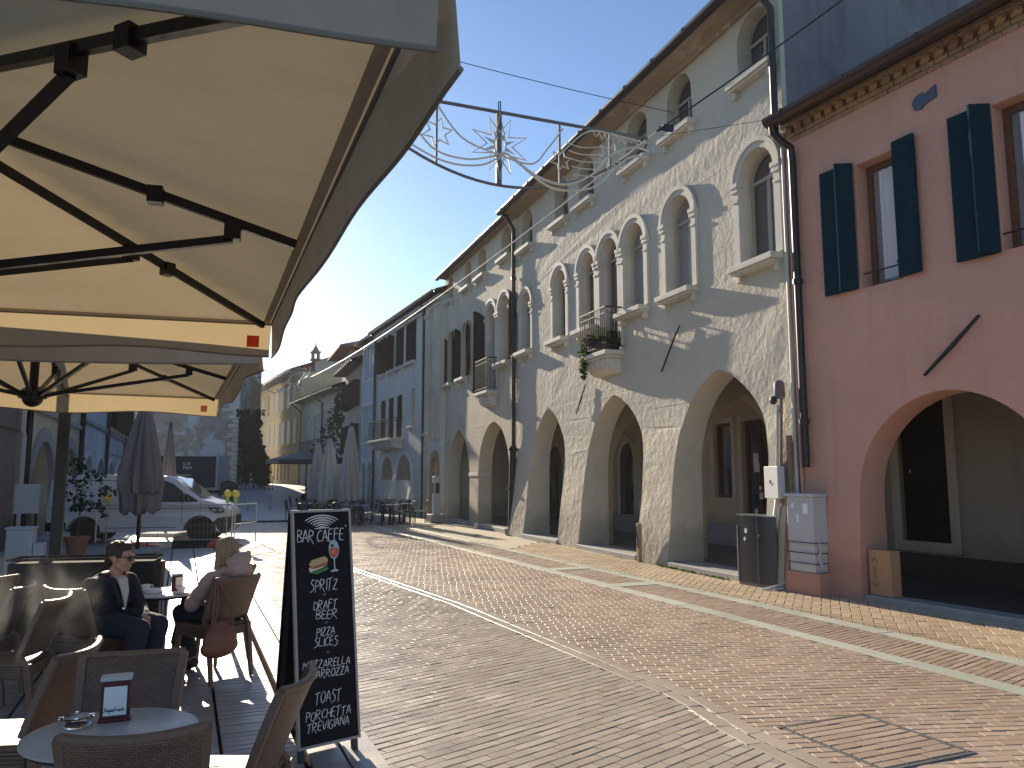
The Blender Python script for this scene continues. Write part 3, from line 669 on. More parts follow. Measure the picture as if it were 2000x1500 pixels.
th_=MB(); [th_.box(s[1]-.02,s[2]+.02,-.16,.28,-.05,.15) for s in lar]; th_.build('threshold',M['threshold'],hl,bevel=.015)
lbk=[('arch',-7.6,-6.2,.1,1.9,2.6,'round'),('arch',-5.4,-3.8,.1,2.1,2.9,'round'),('arch',-2.9,-1.3,.1,2.0,2.7,'round')]
wall('portico_wall',M['inner'],hl,[(-8.3,-.1),(-8.3,4.2),(0,4.2),(0,-.1)],[outline(s) for s in lbk],.3).location=(0,3.2,0)
for s in lbk: o=window(hl,s,.12,.08,'wood_dark','pane',1,True); o.location=(0,3.2,0)
w=MB(); w.box(-8.3,0,.5,3.2,4.0,4.1); w.build('portico_ceiling',M['wood_dark'],hl)
w=MB(); w.box(-5.02,-3.88,-.03,.51,1.78,1.9); w.build('pier_band',M['stone'],hl,bevel=.01)
dpm=thing('drainpipe','long black drainpipe with rough cast foot running down between the two arcaded houses','drainpipe',(OM[0],OM[1],0),R(AM-90))
pipe(dpm,[(.02,-.5,10.1),(.02,-.35,9.95),(.02,-.12,9.6),(.02,-.12,2.6)],.065,'metal_dark','pipe',[(.02,-.12,8),(.02,-.12,5.5)]); pipe(dpm,[(.02,-.14,2.7),(.02,-.2,.0)],.105,'iron','cast_foot',[(.02,-.14,2.6),(.02,-.17,1.4)])
# plants on the balcony
def pot_plant(name,label,cat,loc,prad,ph,blobs,n,size,seed,group=None,mat='leaf',stems=True):
    t=thing(name,label,cat,loc,0,group); rr=random.Random(seed)
    MB().lathe([(prad*.7,0),(prad,ph*.9),(prad*1.1,ph*.9),(prad*1.1,ph),(prad*.9,ph),(prad*.85,ph*.9)],14).build('pot',M['terracotta'],t,smooth=40)
    m=MB(); s=MB()
    for c,r in blobs:
        leaves(m,c,r,n,size,rr)
        s.tube([(0,0,ph*.8),(c[0]*.4,c[1]*.4,(ph+c[2])/2),c],[.012,.009,.004],6)
    m.build('foliage',M[mat],t,normals=False); s.build('stem',M['bark'],t); return t
def onM(x,y,z): return hm.matrix_basis @ Vector((x,y,z))
bpy.context.view_layer.update()
pot_plant('potted_plant','bushy green plant in a pot spilling over the right end of the ironwork balcony','plant',onM(6.62,-.27,4.62),.13,.2,[((0,0,.35),(.26,.2,.16)),((.12,-.1,.18),(.2,.22,.14))],150,.09,1)
pot_plant('potted_plant','reddish-brown dry plant in a pot in the middle of the ironwork balcony','plant',onM(6.15,-.27,4.62),.14,.24,[((0,0,.5),(.2,.2,.22)),((-.1,0,.3),(.2,.16,.16))],150,.08,2,mat='bark')
pot_plant('potted_plant','trailing leafy plant hanging down from the left end of the ironwork balcony','plant',onM(5.72,-.29,4.62),.12,.2,[((0,0,.3),(.2,.18,.16)),((-.14,-.2,-.02),(.12,.1,.25)),((-.15,-.24,-.35),(.07,.07,.22))],120,.08,3)

# ------------------------------------------------------------------ pink house (R)
OR=(4.472,12.069); AR=26.5
hr=frame_thing('pink_house','low salmon-pink house with dark teal shutters, tiled eave and one wide arch','house',OR[0],OR[1],AR)
rar=('arch',1.12,3.82,-.05,1.45,2.87,'ogive'); rw=[('rect',1.34,2.0,4.46,6.32),('rect',3.34,4.1,4.48,6.34),('rect',5.6,6.3,4.48,6.34)]
wall('wall',M['plaster_r'],hr,[(.06,-.1),(.06,7.5),(9,7.5),(9,-.1)],[outline(s) for s in [rar]+rw],.5,lambda x,z:.10*max(0,(1.8-z)/1.8),[.6,1.2,1.8])
for i,s in enumerate(rw):
    fo=window(hr,s,.26,.09,'wood_brown','pane_pale',0,False)
    c=MB(); c.grid(lambda u,v:(s[1]+.2+(s[2]-s[1]-.3)*u,.24+.012*math.sin(u*22),s[3]+.12+(s[4]-s[3]-.24)*v),24,2); c.build('curtain',M['curtain'],fo,smooth=80)
    b=MB(); b.tube([(s[1]-.0,.05,s[3]+.22),(s[2],.05,s[3]+.22)],.012,6); b.build('guard_bar',M['iron'],fo)
for x0,x1 in ((.73,1.26),(2.80,3.30)):
    shutter(hr,x1,4.46,6.38,x1-x0-.02,'shutter_green',-3,-.04,-1); shutter(hr,x1+.04,4.46,6.36,.26,'shutter_green',-60,-.03,-1)
shutter(hr,1.99,4.47,6.40,.34,'shutter_green',-4,-.05,1)
tile_roof(hr,.10,9.2,-.40,7.44,19,6.3,pitch=.205,amp=.055,th=.035)
w=MB(); 
for k in range(45):
    x=.08+.2*k; w.obox((x+.1,-.09,7.325),.10,.14,.07,R(45)); w.box(x,x+.19,-.17-.004*(k%3),.0,7.365,7.43); w.box(x+.005,x+.19,-.05-.004*(k%2),.0,7.22,7.285); w.box(x+.08,x+.27,-.02-.004*(k%3),.0,7.15,7.215)
w.build('cornice',M['brick_cornice'],hr,bevel=.006)
w=MB(); w.box(.1,9,-.33,0,7.435,7.455); w.build('eave_boards',M['wood_dark'],hr)
gutter(hr,.10,9.2,-.46,7.42,.11,'copper_brown')
pipe(hr,[(.2,-.46,7.33),(.2,-.43,7.2),(.22,-.28,7.08),(.26,-.13,7.0),(.26,-.11,6.8),(.26,-.11,1.9)],.06,'metal_dark','drainpipe',[(.26,-.11,4.8),(.26,-.11,2.6)])
pipe(hr,[(.02,-.06,7.1),(.02,-.06,3.2),(.02,-.06,1.4)],.028,'cable','conduit'); pipe(hr,[(.11,-.05,7.05),(.11,-.05,.5)],.024,'plaster_r','conduit')
w=MB(); w.prism([(2.34,6.72),(2.31,6.82),(2.36,6.9),(2.46,6.93),(2.5,6.88),(2.66,6.95),(2.66,6.78),(2.5,6.75),(2.44,6.7)],-.03,.01)
w.build('wall_plate',plain('blue_grey_iron_plate',(.06,.08,.13),.5,var=.2),hr)
MB().tube([(2.26,-.06,3.08),(2.64,-.05,3.40),(3.04,-.06,3.74)],[.02,.028,.02],6).build('tie_bar',M['iron'],hr)
MB().box(-.02,.62,-.34,.0,-.05,.36).build('plinth',M['plaster_r'],hr,bevel=.02)
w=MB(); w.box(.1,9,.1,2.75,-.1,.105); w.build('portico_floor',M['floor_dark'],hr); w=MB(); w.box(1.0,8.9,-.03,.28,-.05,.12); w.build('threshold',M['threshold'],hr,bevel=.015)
rbk=[('rect',-.02,.84,.70,3.06),('rect',-1.1,-.5,1.4,2.9)]
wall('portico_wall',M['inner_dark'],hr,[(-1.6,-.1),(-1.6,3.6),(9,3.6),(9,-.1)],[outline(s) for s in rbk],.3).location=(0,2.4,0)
for s in rbk:
    o=MB().prism(outline(s),2.47,2.52).build('door',M['door_black'],hr); MB().ball((s[1]+.14,2.455,1.85),(.012,.02,.03)).build('handle',M['steel'],o)
    f=MB().ring([(s[1]-.16,s[3]-.16),(s[1]-.16,s[4]+.12),(s[2]+.16,s[4]+.12),(s[2]+.16,s[3]-.16)],rect(s[1],s[2],s[3],s[4]),2.36,2.4); f.build('door_surround',M['inner'],hr)
w=MB(); w.box(-1.5,8.9,2.34,2.4,.1,.50); w.build('plinth',M['wood_dark'],hr)
w=MB(); w.box(-1.6,9,.5,2.4,3.4,3.5); w.build('portico_ceiling',M['wood_dark'],hr)
ca_=wall('cross_arch',M['plaster_r'],hr,[(.3,-.1),(.3,3.4),(2.4,3.4),(2.4,-.1)],[arch(.75,2.1,.1,1.5,2.7,'round')],.3); ca_.location=(4.9,0,0); ca_.rotation_euler=(0,0,R(90))
w=MB(); w.box(.06,.36,.5,2.4,-.1,7.4) if False else w.box(8.7,9,.5,8,-.1,7.5); w.box(0.1,8.7,7.7,8,-.1,9.5); w.build('side_wall',M['plaster_r'],hr)
# ------------------------------------------------------------------ houses further along on the right
def house(name, label, ox, oy, ang, x0, x1, H, depth, mat, wins, left=False, t=.4, eave=.55, slope=20, roof=True, cat='house', group=None, side=True, gut=True, doors=(), shut=None, pitch=.3):
    h=frame_thing(name,label,cat,ox,oy,ang,left,group)
    wall('wall',M[mat],h,[(x0,-.3),(x0,H),(x1,H),(x1,-.3)],[outline(s[0]) for s in wins],t)
    for s in wins:
        sp,o=s[0],s[1]
        window(h,sp,o.get('y',.25),o.get('fw',.06),o.get('mf','frame_grey'),o.get('mp','pane'),o.get('mull',1),o.get('tr',True),o.get('sill'),o.get('sur',False),sproj=.2)
        if o.get('sh'):
            w=(sp[2]-sp[1])*o.get('sw',.5); a=o.get('ang',6)
            shutter(h,sp[1]-.01,sp[3]+.02,(sp[4] if sp[0]=='rect' else sp[5])-.02,w,o['sh'],-a,-.03,-1); shutter(h,sp[2]+.01,sp[3]+.02,(sp[4] if sp[0]=='rect' else sp[5])-.02,w,o['sh'],-a,-.03,1)
        if o.get('closed'):
            w=(sp[2]-sp[1])/2-.005; zt=(sp[4] if sp[0]=='rect' else sp[5])
            shutter(h,sp[1],sp[3]+.01,zt-.01,w,o['closed'],0,-.02,1); shutter(h,sp[2],sp[3]+.01,zt-.01,w,o['closed'],0,-.02,-1)
    if side: box_walls(h,x0,x1,t,depth,-.3,H,mat,'side_wall')
    if roof:
        tile_roof(h,x0-.2,x1+.2,-eave,H+.08,slope,depth*.55,pitch=pitch)
        w=MB(); w.box(x0-.15,x1+.15,-eave,0,H-.0+.005,H+.06); w.build('eave_boards',M['wood_dark'],h)
        if gut: gutter(h,x0-.2,x1+.2,-eave-.08,H+.08,.09)
    return h
ON=(-2.95,31.6); AN=24.5
win=[]
for a,b in ((-5.0,-3.5),(-6.7,-5.5)): win.append((('rect',a,b,7.1,8.95),dict(sill=.1,closed='shutter_brown',y=.2)))
for a,b in ((-7.9,-7.2),(-9.3,-8.7)): win.append((('rect',a,b,7.1,8.85),dict(sill=.1,y=.2,mull=0,sh='shutter_brown',ang=70)))
for a,b in ((-6.3,-5.6),(-7.8,-7.1),(-9.3,-8.6)): win.append((('rect',a,b,3.66,5.7),dict(y=.2,closed='shutter_brown')))
win.append((('rect',-4.1,-3.6,4.1,5.8),dict(sill=.1,y=.2,mull=0)))
win.append((('arch',-.98,-.16,-.05,1.9,2.6,'round'),dict(y=.38,mp='pane',mf='wood_dark',mull=0)))
hn=house('town_house','pale grey-green house with dentilled cornice, brown shutters and iron balcony, past the ochre arcades',ON[0],ON[1],AN,-10.5,0,9.42,9,'plaster_n',win,eave=.34,gut=True)
w=MB(); w.box(-10.5,0,-.1,0,8.98,9.08); w.box(-10.5,0,-.16,0,9.32,9.415); [w.box(x,x+.14,-.26,0,9.17,9.32) for x in [-10.4+.3*k for k in range(35)]]; w.build('cornice',M['stone'],hn)
w=MB(); w.box(-1.85,-1.2,-.12,0,-.1,9.0); w.box(-1.9,-1.15,-.17,0,8.6,8.8); w.box(-1.9,-1.15,-.17,0,3.5,3.65); w.box(-1.12,-.02,-.05,0,3.3,9.0); w.build('pilaster',plaster('yellowish_pilaster_stone',(.58,.52,.40),None,None,.3,.015),hn,bevel=.02)
w=MB(); w.ring(arch(-1.12,-.02,-.05,1.9,2.85,'round'),arch(-.97,-.17,-.05,1.9,2.6,'round'),-.07,.1,True); w.build('door_surround',M['brick_cornice'],hn)
balcony(hn,-9.5,-5.3,3.6,.7,.95,nb=26,curl=False)
for a,b in ((-6.3,-3.9),(-9.1,-6.85)):
    w=MB(); w.prism(arch(a,b,1.62,1.72,2.8,'round'),-.008,.01); o=w.build('blind_arch',M['brick_cornice'],hn)
    w=MB(); w.ring(arch(a-.2,b+.2,1.6,1.72,3.0,'round'),arch(a,b,1.6,1.72,2.8,'round'),-.05,.01,True); w.build('arch_trim',M['white'],hn)
    w=MB(); w.prism([(0,-.1),(-.45,-.1),(-.04,1.9),(0,1.9)],b+.08,b+.42,lambda x,y,z:(y,x,z)); w.build('buttress',M['plaster_n'],hn)
pipe(hn,[(-1.95,-.40,9.55),(-1.95,-.15,9.1),(-1.95,-.12,0)],.06,'metal_dark'); pipe(hn,[(-10.45,-.40,9.55),(-10.45,-.12,9.1),(-10.45,-.12,0)],.07,'metal_dark')
win=[]
for z0,z1 in ((7.2,9.0),(3.7,5.7)):
    for k in range(4): win.append((('rect',-13.45+.72*k,-12.97+.72*k,z0,z1),dict(y=.15,mull=0,mf='frame_white')))
for a,b in ((-13.5,-12.3),(-12.05,-10.85)): win.append((('arch',a,b,-.05,1.7,2.6,'round'),dict(y=.36,mull=0,mp='pane',mf='wood_dark')))
h2=house('town_house','narrow blue-grey house with rows of four white-framed windows and two small white-trimmed arches',ON[0],ON[1],AN,-13.75,-10.52,9.32,9,'plaster_n2',win,eave=.34)
w=MB()
for z0,z1 in ((7.2,9.0),(3.7,5.7)): w.ring(rect(-13.58,-10.68,z0-.13,z1+.13),rect(-13.46,-10.8,z0-.01,z1+.01),-.05,.02)
for a,b in ((-13.5,-12.3),(-12.05,-10.85)): w.ring(arch(a-.13,b+.13,-.05,1.7,2.75,'round'),arch(a+.005,b-.005,-.05,1.7,2.595,'round'),-.05,.05,True)
w.build('window_trim',M['white'],h2)
# O: narrow tan house and the taller roof behind it
def far_end(ox,oy,ang,x): return (ox-math.sin(R(ang))*x, oy+math.cos(R(ang))*x)
OO=far_end(ON[0],ON[1],AN,13.8)
win=[(('rect',-1.6-1.9*k,-.9-1.9*k,z0,z1),dict(y=.2,mull=1,sh='shutter_brown',ang=78,sw=.6)) for k in range(3) for z0,z1 in ((5.9,7.5),(3.2,4.9))]
ho=house('town_house','narrow worn tan house seen edge-on with dark shutters standing open',OO[0],OO[1],20,-7.3,-.02,8.4,9,'plaster_o',win,eave=.7)
ht=thing('roof_tower','taller grey block with a flat hipped roof and broad eaves rising behind the tan house','tower',(-10.0,51.5,0),R(20))
w=MB(); w.box(-.9,3.4,-.2,5,5,10.3); w.build('wall',M['plaster_o'],ht); hip_roof(ht,-.9,3.4,-.2,5,10.3,1.3,.9,inset_=1.8)
ch=MB(); ch.box(.2,.7,-.25,-.22,8.4,9.8); ch.build('window',M['pane'],ht)
OP=(-11.15,51.2)
win=[]
for a in (-2.4,-4.4): win.append((('arch',a,a+.8,3.9,6.1,6.6,'round'),dict(y=.18,mp='pane_pale',mf='frame_white')))
for k in range(4): win.append((('arch',-8.6+.92*k,-7.85+.92*k,3.6,6.1,6.6,'round'),dict(y=.18,mp='pane_pale',mf='frame_white')))
win.append((('arch',-11.2,-10.3,3.9,6.1,6.6,'round'),dict(y=.18,mp='pane_pale',mf='frame_white')))
for k in range(7): win.append((('arch',-11.6+1.55*k,-10.7+1.55*k,.9,2.1,2.65,'pointed'),dict(y=.2,mull=0)))
hp=house('palazzo','low cream-grey palazzo with a row of tall arched windows, balconies and gabled door heads',OP[0],OP[1],27.6,-13,-.02,7.7,9,'plaster_p',win,eave=.9)
balcony(hp,-8.9,-4.7,3.55,.6,.95,nb=20,curl=False); balcony(hp,-12,-9.8,3.55,.5,.95,nb=12,curl=False)
w=MB(); w.box(-13,0,-.15,0,3.1,3.25)
for x in (-10.8,-6.8,-2.2): w.prism([(x-1,3.25),(x,3.75),(x+1,3.25)],-.3,0); 
w.build('string_course',M['stone'],hp); pipe(hp,[(-5.9,-1.0,7.7),(-5.9,-.12,7.2),(-5.9,-.12,.5)],.07,'metal_dark'); pipe(hp,[(-12.9,-1.0,7.7),(-12.9,-.12,7.0),(-12.9,-.12,.5)],.07,'metal_dark')
OQ=(-17.2,62.5); win=[]
for k in range(8): win.append((('rect',-19.6+2.35*k,-18.6+2.35*k,7.7,9.7),dict(y=.2,mp='pane' if k==2 else 'pane_pale',mull=0 if k==2 else 1,closed=None if k==2 else 'frame_grey')))
for k in range(6): win.append((('rect',-14.4+2.35*k,-13.3+2.35*k,4.6,6.6),dict(y=.2,closed='frame_grey')))
for k in range(9): win.append((('rect',-16.6+1.5*k,-15.9+1.5*k,1.5,3.2),dict(y=.25,mull=0)))
hq=house('palazzo','long tall yellow palazzo with shuttered windows and narrow slit windows below, at the far end',OQ[0],OQ[1],27.9,-21,-.02,10.4,11,'plaster_q',win,eave=1.0,pitch=.4)
w=MB(); w.box(-21,0,-.12,0,4.0,4.15); w.box(-21,0,-.1,0,7.2,7.32); w.build('string_course',M['stone'],hq)
w=MB(); w.box(-.9,0.05,1,10.8,10.4,11.3); w.prism([(1,11.3),(5.9,13.0),(10.8,11.3)],-.9,.05,lambda x,y,z:(y,x,z)); w.build('gable',M['plaster_o'],hq)
for x,y,s in ((-2.0,1.5,1.0),(-1.2,6.5,.95)):
    c=MB(); ZS=.72; c.box(x-.35,x+.35,y-.35,y+.35,10.2,12.2); c.box(x-.5,x+.5,y-.5,y+.5,12.2,12.4)
    for i,j in ((-1,-1),(1,-1),(1,1),(-1,1)): c.box(x+i*.3-.1,x+i*.3+.1,y+j*.3-.1,y+j*.3+.1,12.4,13.1)
    c.box(x-.5,x+.5,y-.5,y+.5,13.1,13.3); c.lathe([(.42,13.3),(.3,13.6),(.08,14.0),(.03,14.5)],10,(x,y,0)); c.v=[(x+(a-x)*.75,y+(b-y)*.75,10.2+(q-10.2)*ZS) for a,b,q in c.v]; c.build('chimney',M['brick_cornice'],hq)

# ------------------------------------------------------------------ left row
OL=(-13.5,22); AL=22.5
ha_=frame_thing('corner_house','dark brown rendered house front at the left edge','house',OL[0],OL[1],AL,True)
w=MB(); w.box(-14,-3.15,0,8,-.1,6.6); w.box(-14,-3.1,-.06,0,2.9,3.0); w.build('wall',M['plaster_a'],ha_); tile_roof(ha_,-14,-3.1,-.5,6.7,20,4,pitch=.3)
pipe(ha_,[(-3.2,-.2,6.6),(-3.2,-.12,6.2),(-3.2,-.12,2.9),(-3.0,-.12,2.75),(-3.0,-.12,0)],.07,'cable')
bw=[(('arch',-1.3,2.6,-.05,1.15,2.8,'round'),dict(y=.38,mp='pane',mf='wood_dark')),(('arch',4.0,7.5,-.05,1.15,2.78,'round'),dict(y=.38,mp='pane',mf='wood_dark'))]
def arcade(name,label,x0,x1,H,mat,arches,ups,trim=None,depth=3.0):
    h=frame_thing(name,label,'house',OL[0],OL[1],AL,True)
    wall('wall',M[mat],h,[(x0,-.1),(x0,H),(x1,H),(x1,-.1)],[outline(a) for a in arches]+[outline(u) for u in ups],.5)
    for u in ups: window(h,u,.25,.06,'wood_dark','pane',0,False,.1); shutter(h,u[1],u[3],u[4],(u[2]-u[1])*.6,'shutter_brown',-40,-.03,-1); shutter(h,u[2],u[3],u[4],(u[2]-u[1])*.6,'shutter_brown',-40,-.03,1)
    w=MB(); w.box(x0,x1,depth,depth+.3,-.1,H); w.box(x0,x0+.3,.5,depth,-.1,H); w.box(x1-.3,x1,.5,depth,-.1,H); w.box(x0,x1,.5,depth,H-.1,H); w.build('portico_wall',M[mat],h)
    for a in arches:
        if trim: MB().ring(arch(a[1]-trim,a[2]+trim,a[4]-.2,a[4],a[5]+trim,'round'),arch(a[1]+.005,a[2]-.005,a[4]-.2,a[4],a[5]-.005,'round'),-.07,.1,True).build('arch_trim',M['threshold'] if mat=='plaster_b' else M['white'],h)
        c=(a[1]+a[2])/2; d=MB(); d.box(a[1]+.1,a[1]+1.0,depth-.05,depth-.002,0,2.3); d.build('door',M['wood_dark'],h)
    tile_roof(h,x0,x1,-.5,H+.1,20,4,pitch=.3); gutter(h,x0,x1,-.6,H+.1,.09); return h
hbb=arcade('arcaded_house','cream-yellow arcaded house whose arches have dark stone hoods, next to the brown corner','-2.5' and -2.5,8.2,6.9,'plaster_b',[b[0] for b in bw],[('rect',.2,1.1,4.3,5.8),('rect',5.2,6.1,4.3,5.8)],.38)
w=MB(); w.box(-2.5,8.2,-.1,0,3.55,3.7); w.build('string_course',M['threshold'],hbb)
hc=arcade('arcaded_house','flaking white arcaded house with four plain round arches behind the van',8.3,30,8.2,'plaster_c',[('arch',9.5,12.9,-.05,1.2,2.66,'round'),('arch',13.9,17.9,-.05,1.2,2.62,'round'),('arch',19.3,22.7,-.05,1.2,2.56,'round'),('arch',24.0,28.0,-.05,1.2,2.52,'round')],[('rect',18.6+2.3*k,19.7+2.3*k,4.3,6.2) for k in range(5)],.2)
w=MB(); w.box(8.3,30,-.12,0,3.95,4.1); w.box(18,30,-.04,0,2.95,3.0); w.build('string_course',M['threshold'],hc)
for h,x in ((hbb,8.0),(hc,17.6),(hc,28.3),(hbb,-2.4)): pipe(h,[(x,-.6,6.7),(x,-.12,6.3),(x,-.12,0)],.09,'metal_dark')

# ------------------------------------------------------------------ tower with quoins, and what stands below it
tw=thing('brick_tower','massive grey brick tower with pale corner stones and patches of plaster','tower',(-21.4,60,0),R(8))
w=MB(); w.box(-10,0,0,9,-.5,12.6); w.box(-10.1,.1,-.1,9.1,9.9,10.15); w.build('wall',M['brick_tower'],tw); hip_roof(tw,-10,0,0,9,12.6,1.0,.5)
q=MB()
for k in range(32):
    z=.9+.36*k; L=.75 if k%2 else .42; q.box(-L,.04,-.04,(.42 if k%2 else .75),z,z+.3)
q.build('quoin_stones',M['stone'],tw,bevel=.02)
q=MB(); q.prism(arch(-3.05,-1.75,.9,2.3,2.9,'round'),-.02,.05); q.build('blind_arch',M['mortar_dark'],tw)
q=MB(); q.box(-10.05,.05,-.08,0,6.9,7.1); q.build('string_course',M['stone'],tw)
def evergreen(name,label,x,y,H,r0,r1,seed,mat='leaf_dark',n=1700,lean=0):
    t=thing(name,label,'tree',(x,y,zg(x,y)),0,'dark evergreens beside the tower'); rr=random.Random(seed); m=MB()
    for _ in range(n):
        z=rr.uniform(.3,H); k=z/H; rad=(r0+(r1-r0)*k)*(1+.22*math.sin(z*3.1+seed)+.15*math.sin(z*7)); a=rr.uniform(0,6.283); q=rad*rr.uniform(.55,1.06)
        leaves(m,(q*math.cos(a)+lean*k,q*math.sin(a),z),(.12,.12,.12),1,.34,rr)
    m.build('crown',M[mat],t,normals=False); MB().tube([(0,0,-.1),(lean*.4,0,H*.5),(lean,0,H*.95)],[.18,.12,.04],8).build('trunk',M['bark'],t); return t
evergreen('evergreen_tree','tall dark ivy-clad evergreen column between the tower and the yellow palazzo',-19.7,58.5,5.6,.42,.66,4,lean=-.25,n=2400); evergreen('evergreen_tree','low dark pointed evergreen leaning out beside the tall one',-18.1,56,2.9,.7,.25,9,lean=-.35,n=1400)
evergreen('evergreen_tree','slim dark evergreen hard against the corner of the tower',-20.6,60.5,5.2,.3,.55,5,n=900,lean=-.2)
gwl=thing('garden_wall','low worn brick wall closing the gap beside the tower','wall',(-22.2,63,0),R(8)); MB().box(0,1.5,0,.4,-.2,5.0).build('wall',M['brick_tower'],gwl)
pn=thing('white_panel','pale leaning panel set between the dark evergreens','panel',(-19.0,57.4,zg(-19,57.4)),R(6)); MB().prism([(-.5,0),(-.35,1.6),(.15,1.6),(.55,0)],-.03,.03).build('board',M['grey_plastic'],pn)
tr=thing('truck','dark box lorry with white lettering on its side parked below the tower','truck',(-18.9,44.6,zg(-18.9,44.6)),R(5))
MB().box(-2.2,1.75,0,2.2,.75,2.55).build('box_body',M['tarp'],tr,bevel=.03); w=MB(); w.box(-2.2,1.78,-.03,2.2,.60,.72); w.box(1.76,1.9,-.03,2.2,.6,2.58); w.build('side_rail',M['grey_plastic'],tr)
w=MB(); w.box(-2.1,1.7,.3,1.9,.4,.6); w.build('chassis',M['black_plastic'],tr)
for x in (-1.4,1.1): 
    wh=MB().lathe([(.1,-.12),(.4,-.12),(.42,0),(.4,.12),(.1,.12)],18).build('wheel',M['tyre'],tr,smooth=40); wh.location=(x,.2,.42); wh.rotation_euler=(R(90),0,0)
lt=MB(); F=lambda a,b:(a,-.008,b)
lettering(lt,'1944',.15,1.78,.2,.035,F,0,.16); lettering(lt,'CLUB',.12,2.06,.13,.022,F,0,.2)
for x0,x1 in ((-1.05,-.5),(-.45,.35)): 
    x=x0
    while x<x1: ribbon(lt,[(x,1.42),(x+.05,1.5)],.03,F); ribbon(lt,[(x+.02,1.5),(x+.06,1.42)],.03,F); x+=.085
for k in range(10): ribbon(lt,[(-.68+.13*math.cos(k*.63),1.83+.1*math.sin(k*.63)),(-.68+.13*math.cos(k*.63+.63),1.83+.1*math.sin(k*.63+.63))],.03,F)
ribbon(lt,[(-.74,2.08),(-.68,2.16),(-.62,2.06)],.035,F)
lt.build('lettering',M['paper'],tr,normals=False)
dr=thing('cable_drum','big round dark drum standing on edge beside the lorry','drum',(-16.7,45.6,zg(-16.7,45.6)),R(8)); d=MB().lathe([(.05,-.25),(.56,-.25),(.58,0),(.56,.25),(.05,.25)],28).build('disc',M['black_plastic'],dr,smooth=40); d.location=(0,0,.58); d.rotation_euler=(R(90),0,0); MB().box(-.45,.45,-.3,.3,0,.04).build('base',M['black_plastic'],dr)
rl=thing('railing','short dark iron railing in front of the tower corner','railing',(-18.4,52,zg(-18.4,52)),R(10)); w=MB(); w.bar((-.1,0,.95),(2.3,0,.95),.05,.05); w.bar((-.1,0,.12),(2.3,0,.12),.04,.04); [w.tube([(x,0,0),(x,0,.95)],.02,6) for x in [.25*k for k in range(10)]]; w.build('bars',M['iron'],rl)
def bollard(x,y,h,r,label,mat='steel'):
    t=thing('bollard',label,'bollard',(x,y,zg(x,y)),0,'bollards on the far square'); MB().lathe([(r,0),(r,h*.85),(r*1.15,h*.86),(r*1.1,h*.95),(r*.6,h)],12).build('post',M[mat],t,smooth=40)
bollard(-15.4,41.5,.62,.17,'thick pale stone bollard just beyond the van bonnet','stone'); bollard(-15.0,40.2,.75,.06,'slim grey bollard left of the railing'); bollard(-13.3,39.0,.8,.06,'slim grey bollard below the dark evergreens'); bollard(-12.5,40.2,.85,.06,'slim grey bollard next to the far terrace chairs')
# far dark parasol, open
def parasol(name,label,loc,half,zt,ze,mat,group=None):
    t=thing(name,label,'parasol',loc,R(28),group); m=MB(); n=8
    vs=[(0,0,zt)]+[(half*c*(1.0),half*s,ze) for c,s in ((1,1),(0,1.0),(-1,1),(-1,0),(-1,-1),(0,-1),(1,-1),(1,0))]
    m.add(vs,[(0,1+k,1+(k+1)%8) for k in range(8)]); b=[(half*c,half*s,ze) for c,s in ((1,1),(-1,1),(-1,-1),(1,-1))]
    m.add(b+[(x,y,z-.25) for x,y,z in b],[(k,(k+1)%4,(k+1)%4+4,k+4) for k in range(4)]); m.build('canopy',M[mat],t,solid=.01)
    s=MB(); s.tube([(0,0,0),(0,0,zt)],.05,8); [s.bar((0,0,zt-.5),(half*.6*c,half*.6*k,(zt+ze)/2),.03,.03) for c in (-1,1) for k in (-1,1)]; s.build('pole',M['iron'],t); MB().box(-.4,.4,-.4,.4,0,.08).build('base',M['concrete'],t); return t
parasol('parasol','wide open dark parasol on the far terrace before the yellow palazzo',(-12.9,48.5,zg(-12.9,48.5)),2.1,3.0,2.35,'tarp')
# terrace furniture far down the street
def far_chair():
    t=thing('terrace_chair','','chair',(0,0,0),0,'black chairs of the far terrace'); s=MB()
    for x in (-.2,.2): s.tube([(x,.2,0),(x,.2,.44)],.014,6); s.tube([(x,-.2,0),(x,-.2,.45),(x,-.27,.85)],.014,6)
    s.tube([(-.2,-.27,.85),(0,-.31,.87),(.2,-.27,.85)],.016,6); s.build('frame',M['iron'],t)
    MB().box(-.21,.21,-.2,.22,.43,.46).build('seat',M['black_plastic'],t); b=MB(); [b.bar((x,-.215,.5),(x,-.285,.84),.025,.012) for x in (-.15,-.075,0,.075,.15)]; b.build('backrest',M['black_plastic'],t); return t
def far_table():
    t=thing('terrace_table','','table',(0,0,0),0,'tables of the far terrace'); MB().lathe([(.0,.72),(.36,.72),(.37,.735),(.36,.75),(0,.75)],18).build('table_top',M['table_top'],t,smooth=40); s=MB(); s.tube([(0,0,.03),(0,0,.72)],.035,8); s.lathe([(.24,0),(.24,.02),(.05,.05)],14); s.build('pedestal',M['iron'],t); return t
def px_ground(u, y): return -(1000-u)/1500*y*.98
fc=far_chair(); ft=far_table(); fx=0
TAB=[(-5.55,28.3),(-4.5,28.7),(-5.0,30.3),(-6.4,28.6),(-7.1,31.5),(-8.3,33.2),(-9.4,36),(-6.1,30.0),(-4.15,29.9),(-7.9,30.2)]
CL={}
rr=random.Random(21); first=True
side=['by the pale buttress','in the front row','by the wall','nearest the menu board','left of the pale parasols','in mid square','farthest out','second from the wall','tight against the grey-green house','in front of the pale parasols']
